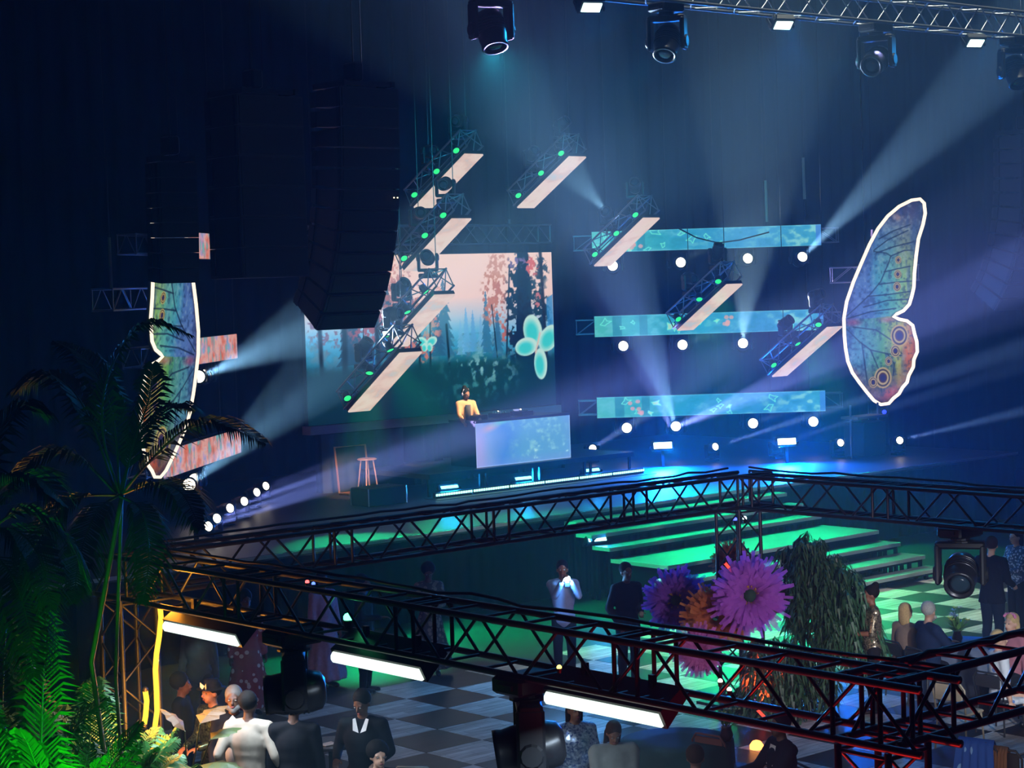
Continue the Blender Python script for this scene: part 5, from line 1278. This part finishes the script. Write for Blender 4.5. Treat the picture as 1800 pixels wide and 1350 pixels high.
p = gnd(436, 1219, 1.8); person('man seen from behind in a cream-tan jacket beside the amber neon', p, side(p, 2.75), 1.8, 'dark', C_('cream_jacket', 'a89a8a'), C_('tan_trousers', '6a5444'), None, HAIRB, 'short', (.3, -.05, .95), (-.32, -.08, .95), coat=.14, w=1.08, fine=.011)
p = gnd(515, 1224, 1.78); person('man in black seen from behind under the first hanging moving light', p, side(p, 2.9), 1.78, 'dark', BLKC, BLKC, None, HAIRB, 'short', coat=.1, w=1.12)
p = gnd(636, 1217, 1.74); t, S_, hp, T, wr = person('man in black sweater with white collar looking down at a small table', p, side(p, -.3), 1.74, 'dark', C_('black_sweater', '101216'), BLKC, None, HAIRB, 'short', (.2, -.22, 1.08), (-.24, -.18, 1.1), head=(-.3, .45), w=1.12, fine=.011)
for s_ in (-1, 1): extra(t, MB().add([T((s_ * .008, -.135, 1.36)), T((s_ * .055, -.075, 1.5)), T((s_ * .085, -.075, 1.49)), T((s_ * .07, -.135, 1.385))], [(0, 1, 2, 3)]), 'collar', WHITE, t['_k'])
# ------------------------------------------------------------------ chairs and tables
def chair(label, loc, face, mt, mesh=False, seat=.46, back=.86):
    f = Vector(face); t = thing('chair', label, 'chair', loc, math.atan2(f.x, -f.y))
    MB().bbox((0, 0, seat), (.44, .42, .035), .012).build('seat', mt, t)
    for sx in (-1, 1):
        for sy in (-1, 1): MB().tube([(sx * .19, sy * .18, seat), (sx * .22, sy * .21, 0)], .013, 6).build('leg', mt, t)
    MB().tube([(-.2, .19, seat), (-.22, .24, back - .08), (-.16, .25, back), (.16, .25, back), (.22, .24, back - .08), (.2, .19, seat)], .014, 6).build('back_frame', mt, t, True)
    if mesh:
        q = MB()
        for i in range(9): x = -.17 + i * .0425; q.tube([(x, .2, seat + .08), (x, .25, back - .01)], .004, 4)
        for i in range(7): z = seat + .1 + i * .045; q.tube([(-.2, .21 + i * .005, z), (.2, .21 + i * .005, z)], .004, 4)
        o = q.build('wire_mesh', mt, t); o['kind'] = 'stuff'
    else: MB().bbox((0, .235, (seat + back) / 2 + .07), (.38, .02, back - seat - .2), .008).build('backrest', mt, t)
    return t
MINT = mat('mint_metal', '5c8f84', .4, .3); CREAM = mat('cream_wood', '9a8c74', .5, 0, .2, 8); GREYM = mat('grey_wire', '7a8484', .4, .5)
p = gnd(515, 1314, .86); chair('mint metal chair behind the cream-jacketed man', p, side(p, 2.4), MINT)
p = gnd(735, 1338, .86); chair('grey wire mesh chair on the checker floor', p, side(p, 2.9), GREYM, True)
p = gnd(1268, 1284, .86); chair('chair with red-brown seat pad past the last batten', p, side(p, 2.5), mat('redbrown', '6a3c34', .6))
p = gnd(1685, 1193, .86); chair('cream wooden chair behind the seated guest in white', p, side(p, 2.6), CREAM)
def table(label, loc, r, h, mt, cloth=None, cat='table'):
    t = thing('round_table', label, cat, loc)
    MB().lathe([(0, h - .03), (r, h - .03), (r, h), (0, h)], 28).build('table_top', mt, t)
    MB().tube([(0, 0, .03), (0, 0, h - .03)], .035, 8).build('column', BLKM, t); MB().lathe([(0, 0), (.28, 0), (.28, .02), (.05, .05)], 18).build('foot', BLKM, t)
    if cloth:
        n = 48; V = []; fs = []
        for i in range(n):
            a = 2 * PI * i / n; w_ = 1 + .05 * math.sin(a * 9) 
            V += [(r * .5 * math.cos(a), r * .5 * math.sin(a), h + .006), (1.01 * r * math.cos(a), 1.01 * r * math.sin(a), h + .006), ((r * 1.03) * w_ * math.cos(a), (r * 1.03) * w_ * math.sin(a), h * .5), (r * 1.1 * w_ * math.cos(a), r * 1.1 * w_ * math.sin(a), .04)]
        for i in range(n):
            j = (i + 1) % n
            for k in range(3): fs.append((4 * i + k, 4 * i + k + 1, 4 * j + k + 1, 4 * j + k))
        fs.append(tuple(4 * i for i in range(n)))
        o = MB().add(V, fs).build('tablecloth', cloth, None, True); o.location = loc
        tag(o, 'cloth draped over the ' + label, 'tablecloth')
    return t
TEAL = C_('teal_cloth', '1c4a4c', noise=.25, scale=3); PALE = C_('pale_cloth', '6a7488', noise=.15)
DT = mat('dark_table', '1a1c20', .25)
p = gnd(582, 1305, .75); table('small dark table beside the mint metal chair', p, .32, .75, DT)
def glass(label, p, col='c8d8dc', h=.13, grp=None):
    t = thing('glass', label, 'glass', p, group=grp)
    MB().lathe([(.03, 0), (.036, h), (.033, h), (.027, .01), (0, .01)], 12).build('bowl', mat('glass_' + col, col, .1, 0, trans=.7), t, True); MB().lathe([(0, .012), (.026, .012), (.03, h * .5), (0, h * .5)], 12).build('drink', mat('drink', '8a6a4a', .2), t, True)
pt = p.copy(); pt.z = .75
glass('tall pale glass on the small dark table', pt + Vector((.12, -.1, 0)), 'd0e0dc', .2); tag(MB().bbox((pt.x - .08, pt.y - .06, .757), (.16, .12, .012), .003).build('napkin', WHITE), 'folded white napkin on the small dark table', 'napkin')
p = gnd(1190, 1302, .75); table('large round table under dark teal cloth', p, .62, .75, DT, TEAL)
tealp = p.copy()
def bouquet(label, p, seed, cols, n=14, hgt=.32):
    t = thing('flower_arrangement', label, 'flowers', p); r_ = random.Random(seed)
    MB().lathe([(.05, 0), (.075, .06), (.05, .14), (.06, .16), (.045, .16)], 14).build('vase', mat('vase_dark', '3a2630', .3), t, True)
    me = leaf_shape(.17, .035, 1).mesh('leaf'); me.materials.append(mat('bouquet_leaf', '5a8a44', .5))
    for i in range(n):
        a = r_.uniform(0, 2 * PI); lf = ob('leaf', me, t, loc=(.03 * math.cos(a), .03 * math.sin(a), .14 + r_.uniform(0, .1)), rot=(0, -r_.uniform(.1, 1.3), a))
    for i in range(n // 2):
        a = r_.uniform(0, 2 * PI); rr = r_.uniform(.02, .16); q = Vector((rr * math.cos(a), rr * math.sin(a), .15 + r_.uniform(.1, hgt)))
        MB().tube([(0, 0, .12), q], .004, 4).build('stalk', OLIVE, t)
        b = MB()
        for k in range(6): c = 2 * PI * k / 6; b.add([q, q + Vector((.04 * math.cos(c - .4), .04 * math.sin(c - .4), .02)), q + Vector((.055 * math.cos(c), .055 * math.sin(c), .03)), q + Vector((.04 * math.cos(c + .4), .04 * math.sin(c + .4), .02))], [(0, 1, 2, 3)])
        b.build('blossom', mat('blossom_' + cols[i % len(cols)], cols[i % len(cols)], .6), t)
bouquet('low flower arrangement with yellow-green leaves on the teal table', Vector((tealp.x + .35, tealp.y - .42, .757)), 3, ['c8b870', 'a8b4a0', 'd8d0a0'], 16, .2)
# guests around the teal table
def seatfor(p, f, label): chair(label, p + Vector((0, 0, 0)), f, mat('dark_chair', '22242a', .5), seat=.44, back=.8)
p = gnd(1010, 1230, 1.62); person('woman in a shimmering blue-silver sequin dress below the last batten', p, side(p, .3), 1.62, 'brown', dress=sequin('blue_sequins', '3c5a9a', 'd0e0f0'), hair=HAIRB, hairs='long', lh=(.14, -.28, 1.05))
p = gnd(1078, 1272, 1.5); t, S_, hp, T, wr = person('woman in a loose grey blouse holding a white plate of food', p, side(p, .2), 1.5, 'brown', C_('grey_blouse', '7a7c78'), BLKC, None, HAIRBR, 'long', (.04, -.34, 1.2), (-.1, -.34, 1.2), w=1.15, topt=.05, head=(0, .5))
bpy.context.view_layer.update()
pw = t.matrix_world @ (Vector((-.03, -.5, 1.2)) * t['_k'])
pl = thing('plate', 'white plate of food held by the woman in grey', 'plate', pw); MB().lathe([(0, 0), (.08, 0), (.14, .02), (.14, .026), (.08, .008), (0, .008)], 20).build('dish', mat('china', 'd0d4d4', .25), pl, True)
for i, (x, y, c) in enumerate(((.03, .02, '9a6a34'), (-.04, -.02, 'c8a868'), (.02, -.05, '5a7a3c'))): MB().ball((x, y, .03), (.045, .035, .025), 8).build('food', mat('food_' + c, c, .7, 0, .3, 30), pl, True)
p = gnd(1222, 1318, 1.3); seatfor(p, side(p, 3.0), 'dark chair of the brown-haired guest at the teal table'); person('brown-haired guest seen from behind at the teal table', p, side(p, 3.0), 1.72, 'brown', BLKC, BLKC, None, HAIRBR, 'short', (.15, -.4, .8), (-.15, -.4, .8), sit=True)
p = gnd(1372, 1266, 1.3); seatfor(p, side(p, -1.1), 'dark chair of the man in the dark suit'); t, S_, hp, T, wr = person('seated man in dark suit with white shirt collar by the flower tower foot', p, side(p, -1.1), 1.76, 'brown', C_('dark_suit', '16202c'), BLKC, None, HAIRB, 'short', (.15, -.4, .8), (-.15, -.42, .78), sit=True, w=1.1)
extra(t, MB().add([T((-.07, -.14, 1.25)), T((.07, -.14, 1.25)), T((.06, -.09, 1.45)), T((-.06, -.09, 1.45))], [(0, 1, 2, 3)]), 'shirt_front', WHITE, t['_k'])
p = gnd(664, 1312, 1.3); seatfor(p, side(p, 2.8), 'dark chair of the curly-haired guest'); person('curly-haired guest seated in front of the man in the sweater', p, side(p, .3), 1.7, 'light', BLKC, BLKC, None, HAIRB, 'afro', sit=True)
# right-hand guests
p = gnd(1531, 1032, 1.68); person('woman in gold sequin top and black trousers beside the weeping plant', p, side(p, -1.35), 1.68, 'brown', sequin('gold_sequins', '2c2a26', 'c8bc98'), BLKC, None, HAIRB, 'bun', (.06, -.28, 1.12), (-.06, -.26, 1.05), sleeves=.2)
p = gnd(1632, 1069, 1.32); seatfor(p, side(p, 2.2), 'dark chair of the grey-bearded man'); person('grey-haired bearded man in navy jacket seated at the pale table', p, side(p, 2.1), 1.8, 'light', NAVY, BLKC, None, GREYH, 'beard', (.2, -.42, .78), (-.2, -.42, .78), sit=True, w=1.15, head=(.45, 0))
p = gnd(1592, 1064, 1.27); seatfor(p, side(p, 2.2), 'dark chair of the blonde woman beside the bearded man'); person('blonde woman with bare arms seated beside the bearded man', p, side(p, 2.4), 1.66, 'light', C_('beige_top', '8a7464'), BLKC, None, BLOND, 'long', sit=True, sleeves=.1)
p = gnd(1692, 1132, .75); table('round table under pale blue-grey cloth among the guests', p, .55, .75, DT, PALE); tp_ = p
bouquet('tall flower arrangement with yellow and blue blossoms on the pale table', Vector((p.x + .02, p.y + .1, .757)), 8, ['c8c85c', '8aa8d8', 'd8d8e0'], 20, .38)
p = gnd(1742, 946, 1.8); person('man in dark jacket and jeans standing with his back turned on the checker floor', p, side(p, 2.6), 1.8, 'light', C_('dark_jacket', '141824'), C_('jeans', '1c2838'), None, HAIRBR, 'short', (.25, -.25, 1.05), (-.2, -.25, 1.05), coat=.12, w=1.1, head=(.5, 0))
p = gnd(1786, 932, 1.72); person('guest in a blue patterned top facing the man in the dark jacket', p, side(p, -.9), 1.72, 'light', patterned('blue_print', '3c5474', 'b8c4d4', 26, .4), C_('dark_skirt', '1a2028'), None, HAIRBR, 'long', (.12, -.34, 1.1), (-.12, -.34, 1.1))
p = gnd(1778, 1080, 1.32); seatfor(p, side(p, -.6), 'dark chair of the woman with the flower crown'); t, S_, hp, T, wr = person('blonde woman with a pink flower crown seated at the pale table', p, side(p, -.7), 1.7, 'light', C_('rose_top', 'a86a74'), BLKC, None, BLOND, 'long', sit=True)
q = MB()
for i in range(9): a = PI * i / 8; q.ball(hp((.09 * math.cos(a), -.02 + .02 * math.sin(a), .1 + .03 * math.sin(a))), .022, 6)
extra(t, q, 'flower_crown', mat('pink_flowers', 'd878a0', .6), t['_k'])
p = gnd(1752, 1104, 1.27) + Vector((-.25, -.2, 0)); seatfor(p, side(p, 2.5), 'dark chair of the woman in white and blue'); person('woman in a white and blue dress seated beside the flower crown', p, side(p, 2.0), 1.66, 'light', dress=patterned('white_blue', 'c8ccd0', '5a7ab0', 8, .25), hair=BLOND, hairs='short', sit=True, sleeves=.25)
# chair with a tie-dyed shawl over its back, orange cloth next to it
p = gnd(1735, 1290, .95); f_ = side(p, 2.7); chair('dark wooden chair under the blue shawl', p, f_, mat('dark_wood', '3a2c24', .5), back=.92)
f3 = f_.normalized(); sd3 = Vector((-f3.y, f3.x, 0))
def shawl(name, label, c, w, h, mt, cat):
    n = 16; V = []; fs = []
    for i in range(n + 1):
        x = -w / 2 + w * i / n; wv = .02 * math.sin(i * 1.9)
        for (b_, z) in ((.06 + wv, -h * .55), (.045 + wv, -.06), (.0, .012), (-.045 + wv, -.06), (-.07 + wv * 1.6, -h * .5), (-.09 + wv * 2, -h)):
            sp_ = 1 + .25 * max(0, -z / h); q = c + sd3 * x * sp_ + f3 * b_; V.append((q.x, q.y, c.z + z))
    for i in range(n):
        for k in range(5): fs.append((6 * i + k, 6 * i + 6 + k, 6 * i + 7 + k, 6 * i + 1 + k))
    tag(MB().add(V, fs).build(name, mt, None, True), label, cat)
cb = p - f3 * .25; cb.z = .945
shawl('shawl', 'blue tie-dyed shawl draped over the dark wooden chair back', cb, .4, .62, patterned('tie_dye', '2c54a0', '8ab0d8', 5, .35), 'shawl')
p2 = gnd(1778, 1302, .9); chair('plain dark chair next to the shawl chair', p2, f_, mat('dark_wood', '3a2c24', .5)); cb2 = p2 - f3 * .25; cb2.z = .885
shawl('scarf', 'brown-orange scarf hanging over the plain dark chair', cb2, .16, .6, C_('rust', '8a5a3c'), 'scarf')
# ------------------------------------------------------------------ gear on the booth and stage clutter
for k, (x, lab) in enumerate(((-.75, 'media player at the DJ hand on the booth'), (-.1, 'mixer with lit knobs in the middle of the booth'), (.55, 'media player at the far booth end'))):
    t = thing('dj_player' if k != 1 else 'dj_mixer', lab, 'mixer' if k == 1 else 'player', (27.72 + x - .25, 32.0, RZ + BH + .005))
    MB().bbox((0, 0, .05), (.34 if k != 1 else .3, .4, .1), .012).build('case', BLK, t)
    if k != 1:
        MB().lathe([(0, .115), (.095, .115), (.105, .1)], 20, (0, -.05, 0)).build('jog_wheel', mat('jog', '5c6068', .25, .7), t, True); MB().box((0, .13, .108), (.2, .1, .012), Matrix.Rotation(.4, 3, 'X')).build('display', emat('player_display', 'b8c8ff', .8), t)
    else:
        for i in range(4):
            for j in range(3): MB().lathe([(.014, .1), (.011, .13), (0, .13)], 8, (-.1 + i * .065, -.1 + j * .09, 0)).build('knob', mat('knob', 'c8c4bc', .3), t)
    MB().ball((.1, .15, .12), .02, 8).build('lamp', emat('gear_lamp', 'fff0d8', 3), t)
def stage_box(label, p, d, mt=BLK):
    t = thing('flight_case', label, 'case', p)
    MB().bbox((0, 0, d[2] / 2), d, .02).build('shell', mt, t)
    for sx in (-1, 1):
        for sy in (-1, 1): MB().tube([(sx * d[0] / 2, sy * d[1] / 2, .01), (sx * d[0] / 2, sy * d[1] / 2, d[2])], .012, 5).build('edge_strip', ALU, t)
p = atZ(700, 888, SZ); p.z = SZ; stage_box('black flight case beside the riser corner', p + Vector((-.1, .5, 0)), (.95, .6, .36))
p = atY(676, 830, 32.7) ; p.z = SZ; p -= Vector((.2, .6, 0)); p.y += .6
spot('side_lamp', (21.9, 28.6, 4.3), (24.3, 33.0, 1.9), 2600, 17, 'ffb27a', .6, .06)
t = thing('bar_stool', 'pale stool with round top standing behind the flight case', 'stool', p + Vector((.2, .6, 0)))
MB().lathe([(0, .7), (.2, .7), (.21, .72), (.18, .735), (0, .735)], 18).build('seat', mat('stool_white', 'c8b8a0', .5), t)
for i in range(4): a = PI / 4 + PI / 2 * i; MB().tube([(.13 * math.cos(a), .13 * math.sin(a), .7), (.22 * math.cos(a), .22 * math.sin(a), 0)], .016, 6).build('leg', mat('stool_white', 'c8b8a0', .5), t)
p = atY(596, 845, 33.45); p.z = SZ
t = thing('metal_frame', 'open rectangular metal frame leaning at the stage side', 'frame', p)
MB().tube([(0, 0, .03), (.0, .12, 1.0), (.8, .12, 1.0), (.8, 0, .03), (0, 0, .03)], .025, 6).build('tube', mat('frame_pipe', 'b89a78', .4, .4), t)
MB().tube([(0, 0, .03), (-.0, -.35, .03)], .025, 6).build('foot', ALU, t); MB().tube([(.8, 0, .03), (.8, -.35, .03)], .025, 6).build('foot', ALU, t)
# grey drapery hanging under the screen plinth
g = drape('side_drape', (24.1, 33.98, SZ), (26.3, 33.98, SZ), SZ, 2.78, .03, .3, C_('grey_drape', '3c5258', noise=.2, scale=5), None); tag(g, 'grey-green drape hanging under the forest screen behind the stool', 'drape')
# gear tower below the far wing
p = atZ(1545, 805, SZ); p.z = SZ
t = thing('equipment_rack', 'dim equipment rack standing under the far butterfly wing', 'rack', p)
MB().bbox((0, .4, .45), (.8, .6, .8), .02).build('cabinet', BLK, t); MB().box((0, .4, .95), (1.1, .5, .06)).build('shelf', mat('rack_shelf', '8a7464', .6), t)
for sx in (-1, 1): MB().tube([(sx * .5, .4, 0), (sx * .5, .4, 1.25)], .025, 6).build('post', ALU, t)
MB().ball((.3, .05, 1.05), .05, 8).build('lamp', emat('rack_blue', '2030ff', 5), t)
# ------------------------------------------------------------------ turn the body pieces into single skins
for o, vox, it in REMESH:
    m_ = o.modifiers.new('fuse', 'REMESH'); m_.mode = 'VOXEL'; m_.voxel_size = vox
    m_ = o.modifiers.new('soft', 'SMOOTH'); m_.iterations = it; m_.factor = .5
dg = bpy.context.evaluated_depsgraph_get(); dg.update()
for o, vox, it in REMESH:
    me = bpy.data.meshes.new_from_object(o.evaluated_get(dg)); me.shade_smooth()
    if not me.materials: me.materials.append(o.data.materials[0])
    o.modifiers.clear(); o.data = me
for o in list(COL.objects):
    if '_k' in o: del o['_k']
